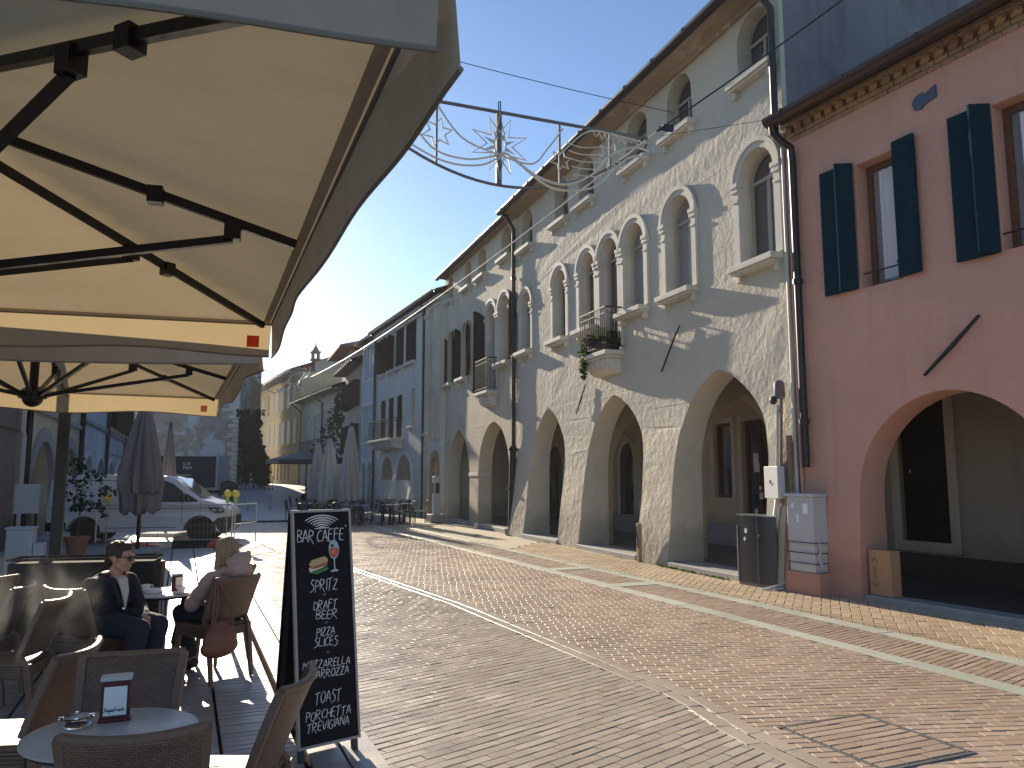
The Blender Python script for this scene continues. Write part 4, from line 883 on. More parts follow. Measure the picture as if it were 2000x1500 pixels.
for i,(x,y) in enumerate(TAB):
    lab='small round pale table '+side[i]
    if i==0: ft.location=(x,y,zg(x,y)); ft['label']=lab
    else: dup(ft,(x,y,zg(x,y)),0,lab)
    for k,a in enumerate((10,100,190,280)):
        a2=a+rr.uniform(-15,15); cx,cy=x+.62*math.sin(R(a2)),y-.62*math.cos(R(a2)); dirn=['camera side','right side','far side','left side'][k]
        lab='black terrace chair on the '+dirn+' of the table '+side[i]
        if first: fc.location=(cx,cy,zg(cx,cy)); fc.rotation_euler=(0,0,R(a2)); fc['label']=lab; first=False
        else: dup(fc,(cx,cy,zg(cx,cy)),R(a2),lab)
# folded parasols
def folded(name,label,loc,zb,zt,r,mat,seed,pole=.03,base='slab',group=None,flounce=True):
    t=thing(name,label,'parasol',loc,0,group); m=MB(); n=72; rr=random.Random(seed); ph=[rr.uniform(0,6.3) for _ in range(4)]
    def f(u,v):
        a=2*math.pi*u; k=1-v; z=zb+(zt-zb)*v; prof=r*(.18+.82*min(1,k*1.15)**.8)*(1-.22*max(0,k-.8)*5*.5)
        pl=1+.20*math.sin(8*a+ph[0]+.8*math.sin(3*v))+.12*math.sin(5*a+ph[1]+2*v)+.07*math.sin(15*a+ph[2])
        hang=.07*math.sin(8*a+ph[3])*max(0,k-.85)*6
        return (prof*pl*math.cos(a),prof*pl*math.sin(a),z+hang)
    m.grid(f,n,26); m.build('canopy',M[mat],t,smooth=70,solid=.008)
    if flounce:
        q=MB()
        def g(u,v):
            a=2*math.pi*u; rad=r*(.80+.10*v)*(1+.16*math.sin(8*a+ph[1])+.1*math.sin(13*a+ph[2])); return (rad*math.cos(a),rad*math.sin(a),zb-.42+.47*v+.05*math.sin(6*a))
        q.grid(g,n,6); q.build('valance',M[mat],t,smooth=70,solid=.006)
    p=MB(); p.tube([(0,0,.0),(0,0,zt+.12)],pole,10); p.lathe([(.02,zt-.02),(r*.22,zt),(r*.2,zt+.06),(.02,zt+.16)],12); p.build('pole',M['metal_dark'],t)
    if base=='slab':
        b=MB(); [b.obox((i*.27,j*.27,.06),.52,.52,.11) for i in (-1,1) for j in (-1,1)]; b.build('base',M['concrete'],t,bevel=.015)
    return t
folded('folded_parasol','large folded taupe parasol with a ragged frill, on concrete slabs by the van',(-8.62,18.0,0),1.35,3.35,.44,'fabric_grey',1,.045)
folded('folded_parasol','second folded taupe parasol half hidden behind the large one',(-10.4,23.4,0),1.2,3.25,.2,'fabric_grey',2,.04,flounce=False)
folded('folded_parasol','pale folded parasol on the right of the three by the terrace',(-6.35,30.4,0),.75,3.75,.40,'fabric_pale',3,.035,group='pale folded parasols of the far terrace',flounce=False)
folded('folded_parasol','pale folded parasol in the middle of the three by the terrace',(-7.35,31.0,0),.7,3.3,.38,'fabric_pale',4,.035,group='pale folded parasols of the far terrace',flounce=False)
folded('folded_parasol','pale folded parasol on the left of the three by the terrace',(-8.1,32.2,0),.7,3.2,.36,'fabric_pale',5,.035,group='pale folded parasols of the far terrace',flounce=False)
iv=thing('climbing_plant','dark climbing plant behind the pale folded parasols','plant',(-9.3,38.5,0)); m=MB(); rv=random.Random(8)
for z,w_ in ((1,.5),(2,.7),(3,.8),(3.9,.6),(4.7,.4),(5.5,.25)): leaves(m,(.2*z-.5,0,z),(w_,.3,.6),130,.2,rv)
m.build('foliage',M['leaf_dark'],iv,normals=False); MB().tube([(0,0,-.1),(.1,0,2.5),(.5,0,5.5)],[.06,.05,.02],6).build('stem',M['bark'],iv)
# ------------------------------------------------------------------ white van
def make_van():
    t=thing('delivery_van','white panel van with steel wheels parked behind the folded parasol','van',(-9.96,21.54,0),R(9.6))
    # local: x forward (to the right in view), y away from the viewer; origin midway between the axles
    wb=1.45; W=1.78; L0,L1=-2.35,2.2
    def archp(c): return [(c+.42*math.cos(math.pi*(1-k/10)),.31+.42*math.sin(math.pi*(1-k/10))) for k in range(11)]
    bot=[(L0,.30)]+archp(-wb)+archp(wb)+[(L1-.12,.27),(L1,.42)]
    top=[(L1+.02,.66),(L1-.03,.84),(L1-.18,.98),(L1-.42,1.08),(L1-.74,1.16),(1.08,1.45),(.80,1.68),(.58,1.76),(.2,1.80),(-1.6,1.82),(-2.2,1.79),(-2.32,1.65),(L0,1.1)]
    prof=bot+top; n=len(prof)
    def tum(z): return W/2-(max(0,z-1.0)*.16)**1.0-.05*max(0,(.5-z))
    def nose(x): return -.22*max(0,(x-1.75)/.6)**2
    b=MB(); vs=[(x,-(tum(z)+nose(x)),z) for x,z in prof]+[(x,(tum(z)+nose(x)),z) for x,z in prof]
    tr=tessellate_polygon([[Vector((x,z,0)) for x,z in prof]])
    b.add(vs,[tuple(q) for q in tr]+[tuple(i+n for i in q)[::-1] for q in tr]+[(i,(i+1)%n,(i+1)%n+n,i+n) for i in range(n)])
    b.build('body',M['van_white'],t,smooth=28,bevel=.035)
    yf=lambda x,z:-(tum(z)+nose(x))
    def panel(name,poly,off,mat,side=-1,par=t,th=.012):
        m=MB(); k=len(poly); f=lambda x,z,o: (x,(yf(x,z)-o)*(-side*-1 if side<0 else -1),z)
        vs=[(x,yf(x,z)-off,z) for x,z in poly]+[(x,yf(x,z)-off+th,z) for x,z in poly]
        tr=tessellate_polygon([[Vector((x,z,0)) for x,z in poly]])
        m.add(vs,[tuple(q) for q in tr]+[(i,(i+1)%k,(i+1)%k+k,i+k) for i in range(k)]); return m.build(name,M[mat],par)
    sw=panel('side_window',[(.02,1.15),(.02,1.64),(.5,1.66),(.72,1.57),(1.05,1.30),(1.16,1.15)],.006,'pane_blue')
    panel('window_trim',[(1.16,1.15),(1.05,1.30),(1.10,1.31),(1.38,1.12),(1.36,1.09),(-.02,1.10),(.02,1.15)],.008,'black_plastic')
    ws=MB(); ws.add([(1.43,-.72,1.19),(1.43,.72,1.19),(.82,.66,1.70),(.82,-.66,1.70)],[(0,1,2,3)]); o=ws.build('windscreen',M['pane_blue'],t,solid=.01); o.location=(.02,0,.02)
    hd=MB(); hd.box(-.25,.0,yf(-.1,1.0)-.02,yf(-.1,1.0),.985,1.02); hd.build('door_handle',M['black_plastic'],t)
    li=MB()
    for x,z0,z1 in ((.0,.36,1.1),(.98,.5,1.1),(-1.25,.32,1.66),(1.45,.75,1.08)): li.bar((x,yf(x,z0)-.002,z0),(x,yf(x,z1)-.002,z1),.012,.006)
    for z,x0,x1 in ((.93,-2.3,1.9),(.42,-.9,.85),(1.66,-2.2,-.1)): 
        for k in range(8): xa=x0+(x1-x0)*k/8; xb=x0+(x1-x0)*(k+1)/8; li.bar((xa,yf(xa,z)-.002,z),(xb,yf(xb,z)-.002,z),.012,.016)
    li.build('panel_gap',M['metal_dark'],t)
    panel('headlight',[(1.73,.86),(1.62,.95),(1.9,.95),(2.06,.88),(2.06,.80),(1.85,.78)],.012,'black_plastic'); 
    for x in (1.8,1.95): MB().ball((x,yf(x,.86)-.005,.865),(.055,.025,.04)).build('headlight_lens',M['lens'],t,smooth=60)
    m=MB(); m.ball((1.02,yf(1.0,1.2)-.14,1.2),(.07,.12,.12)); m.bar((1.1,yf(1,1.15),1.15),(1.05,yf(1,1.2)-.12,1.17),.04,.04); m.build('wing_mirror',M['black_plastic'],t,smooth=60)
    bp=MB(); k=[(1.68,.28),(1.76,.52),(1.9,.66),(L1+.03,.70),(L1+.05,.42),(L1-.1,.24)]; vs=[(x,yf(min(x,L1),z)-.012,z) for x,z in k]+[(x,-yf(min(x,L1),z)+.012,z) for x,z in k]
    bp.add(vs,[tuple(range(6)),tuple(range(6,12))[::-1]]+[(i,(i+1)%6,(i+1)%6+6,i+6) for i in range(6)]); bp.build('bumper',M['black_plastic'],t,bevel=.02)
    rp=MB(); rp.box(L0-.02,-1.86,yf(-2,.4)-.01,-yf(-2,.4)+.01,.34,.58); rp.build('bumper',M['black_plastic'],t,bevel=.02)
    for c in (-wb,wb):
        MB().prism([(c-.36,.3),(c-.3,.55),(c,.68),(c+.3,.55),(c+.36,.3)],-.5,.5).build('wheel_well',M['black_plastic'],t)
        for s in (-1,1):
            w=MB().lathe([(.20,-.10),(.31,-.10),(.325,-.06),(.325,.06),(.31,.10),(.20,.10)],28).build('wheel',M['tyre'],t,smooth=30); w.location=(c,s*.77,.325); w.rotation_euler=(R(90),0,0)
            r=MB(); r.lathe([(.0,.05),(.06,.06),(.11,.045),(.16,.075),(.205,.085),(.205,-.02)],24); r.build('rim',M['steel'],w,smooth=40)
    st=MB()
    for x,z,w_,h_ in ((-1.02,1.18,.2,.07),(-1.02,1.08,.2,.05)): st.box(x,x+w_,yf(x,z)-.006,yf(x,z)-.003,z,z+h_)
    st.build('sticker',plain('faded_pink_sticker',(.6,.42,.46),.6),t)
    return t
make_van()
# temporary barrier with warning lamps in front of the van
bar=thing('mesh_barrier','low galvanised mesh barrier panel standing in front of the van','barrier',(-7.15,19.9,0),R(186))
w=MB(); w.tube([(0,0,.12),(0,0,1.0),(.05,0,1.05),(3.25,0,1.05),(3.3,0,1.0),(3.3,0,.12)],.018,8); w.bar((0,0,.18),(3.3,0,.18),.025,.025); w.build('frame',M['steel'],bar)
w=MB()
for k in range(1,33): w.tube([(k*.1,0,.18),(k*.1,0,1.04)],.0022,4)
for k in range(1,5): w.tube([(0,0,.18+k*.18),(3.3,0,.18+k*.18)],.0022,4)
w.build('mesh',M['steel'],bar)
b2=thing('mesh_barrier','short end panel of galvanised barrier turned away beside the van nose','barrier',(-7.12,20.0,0),R(80))
w=MB(); w.tube([(0,0,.0),(0,0,1.05),(1.1,0,1.05),(1.1,0,.0)],.018,8); w.bar((0,0,.55),(1.1,0,.55),.02,.02); w.build('frame',M['steel'],b2)
def foot(x,y,rz,label):
    t=thing('barrier_foot',label,'barrier foot',(x,y,0),R(rz),'orange barrier feet'); MB().prism([(-.42,0),(-.38,.07),(-.15,.13),(.15,.13),(.38,.07),(.42,0)],-.11,.11).build('block',M['red_plastic'],t,bevel=.02); MB().tube([(0,0,.12),(0,0,.2)],.03,8).build('socket',M['red_plastic'],t)
foot(-7.2,19.65,5,'orange-red barrier foot by the van front wheel, nearest the street'); foot(-7.6,20.25,80,'orange-red barrier foot tucked against the van nose'); foot(-9.5,19.5,4,'long orange-red barrier foot left of the folded parasol base'); foot(-8.75,18.75,20,'red barrier foot showing behind the man\'s head')
def warn(x,y,z,label,post=False):
    t=thing('warning_lamp',label,'lamp',(x,y,z),R(20),'yellow warning lamps on the barrier'); l=MB().lathe([(.0,-.04),(.085,-.04),(.10,-.02),(.10,.02),(.085,.04),(.0,.045)],20).build('lens',M['amber'],t,smooth=40); l.location=(0,0,.12); l.rotation_euler=(R(90),0,0)
    r=MB().lathe([(.03,-.046),(.055,-.05),(.06,-.046)],16).build('lens_ring',plain('lamp_yellow',(.55,.5,.02),.4),t,smooth=40); r.location=(0,0,.12); r.rotation_euler=(R(90),0,0)
    MB().box(-.045,.045,-.04,.04,-.12,.03).build('battery_case',M['green_plastic'],t,bevel=.012)
    if post: MB().tube([(0,0,-z),(0,0,-.1)],.016,8).build('post',M['steel'],t)
warn(-7.1,19.95,1.2,'yellow warning lamp at the corner of the barrier, right one of the close pair'); warn(-7.55,20.6,1.2,'yellow warning lamp just behind the right one of the close pair',True); warn(-10.35,19.9,1.12,'yellow warning lamp on a thin post in front of the van side',True)

# ------------------------------------------------------------------ cafe parasols
def cafe_parasol(label, corner, e1, e2, L, W, ze, za, zh, hv, mast=None, logo=None, seed=1):
    e1=Vector((*e1,0)).normalized(); e2=Vector((*e2,0)).normalized(); c0=Vector((*corner,0)); cen=c0+e1*L/2+e2*W/2
    t=thing('cafe_parasol',label,'parasol',tuple(cen),0,'cream cafe parasols'); t['group']='cream cafe parasols'
    P=lambda a,b,z: (e1*(a*L/2)+e2*(b*W/2))+Vector((0,0,z))   # a,b in -1..1 from centre; b=-1 is the street side
    m=MB(); N2=28
    def f(u,v):
        a=2*u-1; b=2*v-1; r=max(abs(a),abs(b)); an=math.atan2(b,a); sag=-.035*math.sin(math.pi*min(1,r))*(abs(math.sin(4*an))**.6)
        return P(a,b,za+(ze-za)*r**1.06+sag*r)
    m.grid(f,N2,N2); m.build('canopy',M['canopy'],t,smooth=50,normals=False)
    rr=random.Random(seed)
    per=[(-1,-1),(1,-1),(1,1),(-1,1)]
    for k in range(4):
        (a0,b0),(a1,b1)=per[k],per[(k+1)%4]; s=MB(); ph=rr.uniform(0,6)
        def g(u,v):
            a=a0+(a1-a0)*u; b=b0+(b1-b0)*u; drop=hv*(1+.10*math.cos(4*math.pi*u)) if k!=3 else hv*(.93+.26*math.sin(math.pi*u))
            out=1+.012*v*math.sin(9*u+ph); p=P(a*out,b*out,ze-drop*v); p=p-e2*(.058*(1-u)**8*(.35+.65*v) if k==0 else 0); 
            d=.008*v*math.sin(11*u+ph)+.006*v*math.sin(23*u+ph*2); p+= (e1*((a0+a1)/2)+e2*((b0+b1)/2))*d; return p
        s.grid(g,40,5); vo=s.build('valance',M['canopy'],t,smooth=60,normals=False); MB().tube([g(q/40,1) for q in range(41)],.0055,6).build('piping',M['seam'],vo)
    hem=MB()
    for k in range(4):
        (a0,b0),(a1,b1)=per[k],per[(k+1)%4]; hem.tube([P(a0+(a1-a0)*u/10*1.0,b0+(b1-b0)*u/10,ze-.006) for u in range(11)],.007,6)
    hem.build('hem',M['seam'],t)
    band=MB()
    for k in range(4):
        (a0,b0),(a1,b1)=per[k],per[(k+1)%4]
        for q0,q1 in ((.968,.990),):
            band.grid(lambda u,v:(lambda a,b,r:P(a*r,b*r,za+(ze-za)*r**1.06-.035*math.sin(math.pi*r)*.5-.012))(a0+(a1-a0)*u,b0+(b1-b0)*u,q0+(q1-q0)*v),20,1)
    band.build('seam_band',M['canopy'],t,normals=False)
    ends=[(a,b) for a in (-1,0,1) for b in (-1,0,1) if a or b]
    for a,b in ends:
        rb_=MB(); rb_.bar(P(a*.03,b*.03,za-.06),P(a*.965,b*.965,ze+(za-ze)*.035-.040),.024,.032)
        q=1.13/math.hypot(a*L/2,b*W/2); pj=P(a*q,b*q,za+(ze-za)*q-.075); rb_.obox(pj,.055,.05,.07,math.atan2(e1.y*a+e2.y*b,e1.x*a+e2.x*b)); rb_.obox(P(a*.62,b*.62,za+(ze-za)*.62-.05),.05,.05,.06,math.atan2(e1.y*a+e2.y*b,e1.x*a+e2.x*b))
        ro=rb_.build('rib',M['metal_dark'],t); st=MB(); st.bar(P(a*.04,b*.04,zh+.02),pj-Vector((0,0,.03)),.024,.028); st.build('strut',M['metal_dark'],ro)
    h=MB(); h.ball((0,0,zh),(.075,.075,.07),n=18,m=12); h.lathe([(.10,zh),(.10,zh+.05),(.05,zh+.09)],16); h.build('hub',M['metal_dark'],t,smooth=50)
    h=MB(); h.tube([(0,0,zh),(0,0,za-.02)],.032,12); h.lathe([(.08,za-.1),(.09,za-.02),(.05,za+.06)],14); h.build('centre_post',M['metal_dark'],t,smooth=50)
    if logo:
        a,b,z=logo; s=MB(); o=e1*a; p=P(a,b,z); ax=e2 if abs(a)==1 else e1; w=.033
        s.add([p-ax*w-Vector((0,0,w))-o*.012,p+ax*w-Vector((0,0,w))-o*.012,p+ax*w+Vector((0,0,w))-o*.012,p-ax*w+Vector((0,0,w))-o*.012],[(0,1,2,3)]); s.build('logo_patch',M['logo'],t,normals=False)
    return t,cen
u1,c1=cafe_parasol('near cream cafe parasol overhead whose dark ribs fill the upper left',(-.12,1.194),(-.3725,.928),(-.963,-.268),3.38,2.8,2.625,3.06,2.36,.178,logo=(1.0,-.93,2.515),seed=2)
u2,c2=cafe_parasol('farther cream cafe parasol with a lit yellow valance and round hub',(-1.6,4.75),(-.405,.914),(-.914,-.405),4.14,2.96,2.625,3.03,2.37,.19,logo=(1.0,-.90,2.505),seed=5)
ma=thing('parasol_mast','square dark parasol mast rising behind the planter','mast',(-4.86,8.33,0),R(24))
w=MB(); w.box(-.055,.055,-.055,.055,.06,3.25); w.build('post',M['metal_dark'],ma,bevel=.008); MB().box(-.4,.4,-.4,.4,0,.06).build('base',M['metal_dark'],ma)
w=MB(); v=Vector((c2.x+4.86,c2.y-8.33,0)); v.rotate(Matrix.Rotation(R(-24),3,'Z')); w.bar((0,0,3.2),(v.x,v.y,3.22),.08,.1); w.build('arm',M['metal_dark'],ma)
MB().box(-3.805-c1.x,-3.695-c1.x,1.545-c1.y,1.655-c1.y,.036,3.25).build('mast',M['metal_dark'],u1); MB().bar((-3.75-c1.x,1.6-c1.y,3.2),(0,0,3.16),.08,.1).build('arm',M['metal_dark'],u1)

# ------------------------------------------------------------------ cafe furniture
GRP='woven rattan chairs of the cafe'
def make_chair():
    t=thing('rattan_chair','','chair',(0,0,0),0,GRP)
    s=MB(); s.grid(lambda u,v:(-.215+.43*u,-.20+.42*v,.45-.012*math.sin(math.pi*u)*math.sin(math.pi*v)),10,10); o=s.build('seat',M['wicker'],t,smooth=60,solid=.03)
    f=MB(); f.box(-.215,.215,.19,.225,.36,.437); f.box(-.215,.215,-.215,-.18,.36,.437); f.box(-.22,-.19,-.18,.19,.36,.437); f.box(.19,.22,-.18,.19,.36,.437); f.build('seat_frame',M['wicker'],t,bevel=.008)
    def bk(u,v,o=0): 
        w=.205+.022*v; x=(2*u-1)*w; return (x,-.205-.12*v-.02*v*v+.05*(2*u-1)**2+o,.50+.36*v-.012*(1-(2*u-1)**2)*v)
    b=MB(); b.grid(bk,14,12); b.build('backrest',M['wicker'],t,smooth=60,solid=.028)
    r=MB(); r.tube([bk(k/14,1) for k in range(15)],.0185,8); r.build('top_rail',M['wicker_rim'],t,smooth=60)
    for sx in (-1,1):
        l=MB(); l.bar((sx*.198,.19,.44),(sx*.205,.215,0),.042,.042,.028,.028); l.build('leg',M['wicker_rim'],t,bevel=.006)
        l=MB(); p=[bk(0 if sx<0 else 1,v) for v in (1,.66,.33,0)]+[(sx*.2,-.205,.44)]; 
        for a,c in zip(p,p[1:]): l.bar(a,c,.036,.034)
        l.bar((sx*.2,-.205,.45),(sx*.205,-.275,0),.042,.042,.028,.028); l.build('leg',M['wicker_rim'],t)
    return t
ch0=make_chair()
CH=[(-2.62,6.935,58,'rattan chair the woman in the pink coat sits on'),(-3.34,6.34,-25,'rattan chair the man in the navy coat sits on'),
(-1.77,3.59,194,'rattan chair facing us across the near round table, behind the napkin stand'),(-1.36,3.0,17,'rattan chair nearest to us, its back against the near round table'),
(-1.22,3.44,90,'rattan chair seen edge-on beside the menu board'),(-2.47,3.97,95,'rattan chair seen edge-on left of the near round table, its top rail glinting'),
(-3.53,5.57,100,'rattan chair seen from the side behind the glinting one, nearer than the man'),(-4.15,6.15,105,'rattan chair at the left edge in front of the dark planter'),
(-3.60,7.58,206,'empty rattan chair facing us at the far side of the couple\'s table'),(-2.88,7.62,131,'empty rattan chair seen edge-on just left of the woman'),
(-3.22,4.45,-85,'rattan chair cut off by the left edge, nearest one there'),(-4.65,7.0,30,'rattan chair cut off by the left edge beside the planter')]
for i,(x,y,a,lab) in enumerate(CH):
    if i==0: ch0.location=(x,y,.036); ch0.rotation_euler=(0,0,R(a)); ch0['label']=lab
    else: dup(ch0,(x,y,.036),R(a),lab)
def round_table(x,y,h,label):
    t=thing('round_table',label,'table',(x,y,.036),0,'round cafe tables'); h-=.036
    MB().lathe([(0,h-.012),(.318,h-.012),(.322,h-.008),(.322,h-.003),(.318,h),(0,h)],56).build('table_top',M['table_top'],t,smooth=40)
    MB().lathe([(0,h-.03),(.30,h-.03),(.316,h-.0125),(0,h-.0125)],48).build('edge_band',M['black_plastic'],t,smooth=40)
    s=MB(); s.tube([(0,0,.02),(0,0,h-.03)],.038,14); s.build('pedestal',M['steel'],t,smooth=40); b=MB(); b.lathe([(.23,0),(.23,.012),(.06,.03),(.04,.06)],28); b.build('base',M['metal_dark'],t,smooth=40); return t
round_table(-1.6,3.22,.74,'round pale table in the foreground with the ashtray and napkin stand'); round_table(-3.15,7.12,.72,'round pale table between the man and the woman')
def dispenser(loc,rz,label,card=True,s=1):
    t=thing('napkin_dispenser',label,'napkin holder',loc,rz); 
    o=MB(); o.box(-.047,.047,-.022,.022,0,.135); o.box(-.052,.052,-.03,.03,0,.012); o.build('case',M['maroon'],t,bevel=.006)
    c=MB(); c.box(-.036,.036,-.026,-.0225,.022,.118); co=c.build('card',M['paper'],t); MB().box(-.05,.05,-.026,.026,.136,.152).build('lid',M['grey_plastic'],t,bevel=.003)
    l=MB(); lettering(l,'Segafredo',-.003,.036,.0125,.0028,lambda a,b:(a,-.0265,b),.25,.06); l.build('lettering',plain('navy_print',(.01,.02,.09),.7),co,normals=False); return t
_d=dispenser((-1.665,3.365,.74),R(22),'dark red napkin stand with a white card on the foreground table'); _d.scale=(1.2,1.2,1.2); d2=dispenser((-3.08,7.24,.72),R(60),'dark red napkin holder on the couple\'s table')
def ashtray(loc,label,mat,s=1):
    t=thing('ashtray',label,'ashtray',loc,.3); m=MB().lathe([(0,0),(.05*s,0),(.058*s,.012),(.06*s,.036),(.052*s,.038),(.044*s,.014),(0,.010)],28); m.build('bowl',M[mat],t,smooth=40); n=MB(); [n.obox((.055*s*math.cos(a),.055*s*math.sin(a),.037),.02,.012,.008,a) for a in (0.2,1.77,3.34,4.9)]; n.build('notches',M[mat],t); return t
ashtray((-1.785,3.29,.74),'clear glass ashtray on the foreground table','clear'); ashtray((-3.22,7.06,.72),'pale ashtray on the couple\'s table','porcelain',1.25)
def cup(loc,label):
    t=thing('coffee_cup',label,'cup',loc,.5); MB().lathe([(.02,.012),(.03,.02),(.038,.05),(.04,.062),(.036,.062),(.026,.024),(0,.018)],20).build('bowl',M['porcelain'],t,smooth=50); MB().lathe([(0,.0),(.03,0),(.065,.012),(.064,.016),(.03,.008),(0,.008)],24).build('saucer',M['porcelain'],t,smooth=50); MB().tube([(.036,0,.054),(.058,0,.05),(.058,0,.03),(.032,0,.026)],.005,6).build('handle',M['porcelain'],t,smooth=50)
cup((-2.95,7.02,.72),'white espresso cup on its saucer on the couple\'s table, woman\'s side'); cup((-3.33,7.16,.72),'white cup near the left rim of the couple\'s table')
gl=thing('water_glass','small clear tumbler standing on the empty chair seat behind the man\'s hands','glass',(-3.5,7.40,.487)); MB().lathe([(.028,0),(.034,.08),(.031,.08),(.025,.006),(0,.006)],20).build('tumbler',M['clear'],gl,smooth=50)
pl=thing('planter_screen','dark rectangular planter screen behind the man','planter',(-4.02,7.42,.036),R(12)); MB().box(-.62,.62,-.16,.16,0,.93).build('trough',plain('dark_planter',(.035,.034,.036),.9,var=.4,scale=3,spec=.05),pl,bevel=.01); w=MB(); w.ring([(-.63,-.17),(-.63,.17),(.63,.17),(.63,-.17)],[(-.6,-.14),(-.6,.14),(.6,.14),(.6,-.14)],0,.02); o=w.build('rim',M['mortar_dark'],pl); o.rotation_euler=(R(90),0,0); o.location=(0,0,.95)
MB().box(-.6,.6,-.14,.14,.9,.92).build('soil',M['mortar_dark'],pl)
pt=thing('potted_tree','small leafy tree in a terracotta pot beside the mast','plant',(-9.75,17.5,0)); MB().lathe([(.17,0),(.24,.36),(.27,.36),(.27,.43),(.22,.43),(.2,.38)],18).build('pot',M['terracotta'],pt,smooth=40)
s=MB(); s.tube([(0,0,.35),(.03,0,.9),(0,.02,1.3)],[.022,.018,.012],8); f=MB(); rr=random.Random(77)
for c,r,n in (((.1,0,1.75),(.5,.3,.16),75),((-.05,0,1.40),(.30,.3,.26),70),((.6,0,1.45),(.28,.2,.12),32),((.15,.05,1.12),(.34,.3,.15),80),((.55,0,.95),(.14,.1,.08),16),((-.2,0,2.0),(.3,.25,.2),70)):
    leaves(f,c,r,n,.105,rr,.3); s.tube([(0,.01,1.0),(c[0]*.5,c[1]*.5,(1.0+c[2])/2+.1),c],[.01,.007,.003],5)
    for _ in range(4): s.tube([c,(c[0]+rr.uniform(-1,1)*r[0]*.8,c[1]+rr.uniform(-1,1)*r[1]*.8,c[2]+rr.uniform(-.6,.9)*r[2])],.003,4)
s.build('trunk',M['bark'],pt); f.build('foliage',M['leaf_dark'],pt,normals=False)
cb=thing('street_cabinet','pale grey street cabinet against the left house front','cabinet',(-8.55,13.6,0),R(20)); MB().box(-.2,.2,-.15,.2,0,.85).build('case',M['grey_plastic'],cb,bevel=.015); MB().box(-.22,.22,-.17,.22,.85,.89).build('lid',M['grey_plastic'],cb,bevel=.01); MB().box(.21,.36,-.1,.2,0,.6).build('side_box',M['grey_plastic'],cb,bevel=.01)
nb=thing('notice_board','grey notice box on thin legs in front of the cream-yellow arch','board',(-10.75,17.2,0),R(20)); MB().box(-.24,.24,-.05,.05,.95,1.6).build('panel',M['grey_plastic'],nb,bevel=.01); w=MB(); [w.bar((x,0,0),(x,0,.95),.04,.04) for x in (-.2,.2)]; w.build('leg',M['iron'],nb)

# ------------------------------------------------------------------ chalkboard
sgn=thing('menu_board','tall narrow black A-frame chalkboard with hand-lettered bar menu','sign',(-1.125,4.985,.036),R(38))
LEAN=R(9.5); Hb=1.50; wb_=.415
def tilt(x,y,z): return (x, y*math.cos(LEAN)+z*math.sin(LEAN)*.0+z*math.tan(LEAN)*.95, z)
b=MB(); b.prism(rect(-wb_/2+.014,wb_/2-.014,.09,Hb-.014),-.008,.008,lambda x,y,z:tilt(x,y,z)); bo=b.build('board',M['blackboard'],sgn)
fr=MB(); fr.ring(rect(-wb_/2,wb_/2,.075,Hb),rect(-wb_/2+.015,wb_/2-.015,.09,Hb-.015),-.016,.014); fr.v=[tilt(*v) for v in fr.v]; fr.build('frame',plain('pale_metal_trim',(.34,.32,.28),.5,0,spec=.3),sgn)
lg=MB()
for x in (-wb_/2+.03,wb_/2-.03):
    lg.bar(tilt(x,.02,0.0),tilt(x,.02,.12),.035,.03); lg.bar((x,.40,0),tilt(x,.03,Hb-.02),.03,.03); 
lg.build('leg',M['black_plastic'],sgn)
hg=MB(); [hg.obox(tilt(x,.01,Hb+.015),.05,.05,.06,0,-LEAN) for x in (-.12,.12)]; hg.build('hinge',M['black_plastic'],sgn,bevel=.006)
bk=MB().prism(rect(-wb_/2,wb_/2,.1,Hb-.02),-.008,.008,lambda x,y,z:(x,y+.40-(.40-.25)*z/Hb+.012,z)); bk.build('rear_board',M['blackboard'],sgn)
FB=lambda a,b:tilt(a,-.0095,b)
lt=MB()
for k in range(6):
    r_=.030+.019*k; a0,a1=R(42),R(138); ribbon(lt,[(r_*1.25*math.cos(a0+(a1-a0)*q/8),1.365+r_*.78*math.sin(a0+(a1-a0)*q/8)) for q in range(9)],.0088,FB)
ribbon(lt,[(-.05,1.378),(.05,1.382)],.006,FB)
def fit(txt,x,zc,h,wd,w=.0052,sl=.16,jit=.07):
    tot=sum(.35 if c==' ' else max(q[0] for s in GL[c] for q in s)+.13 for c in txt); m_=MB(); lettering(m_,txt,x,zc-h/2,h,w,FB,sl,.13,jit,wd/(tot*h)); m_.build('lettering',M['chalk'],bo,normals=False)
fit("BAR CAFFE'",.0,1.335,.078,.345,.0062,.12,.05)
for txt,x,zc,h,wd in (('SPRITZ',.0,1.02,.066,.195),('DRAFT',.005,.90,.052,.165),('BEER',.012,.838,.052,.15),('PIZZA',.0,.735,.046,.13),('SLICES',.0,.675,.052,.165),('MOZZARELLA',.0,.545,.046,.325),('IN CARROZZA',-.005,.487,.046,.31),('TOAST',.0,.35,.064,.18),('PORCHETTA',.0,.252,.05,.305),('TREVIGIANA',-.005,.19,.05,.285)): fit(txt,x,zc,h,wd)
lt.build('wireless_symbol',M['chalk'],bo,normals=False)
dt=MB(); 
for z,x in ((.962,.0),(.788,.005),(.61,.01)): dt.add([FB(x+.014*math.cos(k*.63),z+.008*math.sin(k*.63)) for k in range(10)],[tuple(range(10))])
dt.build('dot',plain('dim_chalk',(.09,.09,.09),.9),bo,normals=False)
def flat(name,poly,off,mat): 
    m=MB(); m.add([tilt(x+.015,-.0095-off,z+.125) for x,z in poly],[tuple(range(len(poly)))]); return m.build(name,mat,bo,normals=False)
ell=lambda cx,cz,a,b,n=18,t0=0,t1=6.2832:[(cx+a*math.cos(t0+(t1-t0)*k/n),cz+b*math.sin(t0+(t1-t0)*k/n)) for k in range(n+(0 if t1>6.28 else 1))]
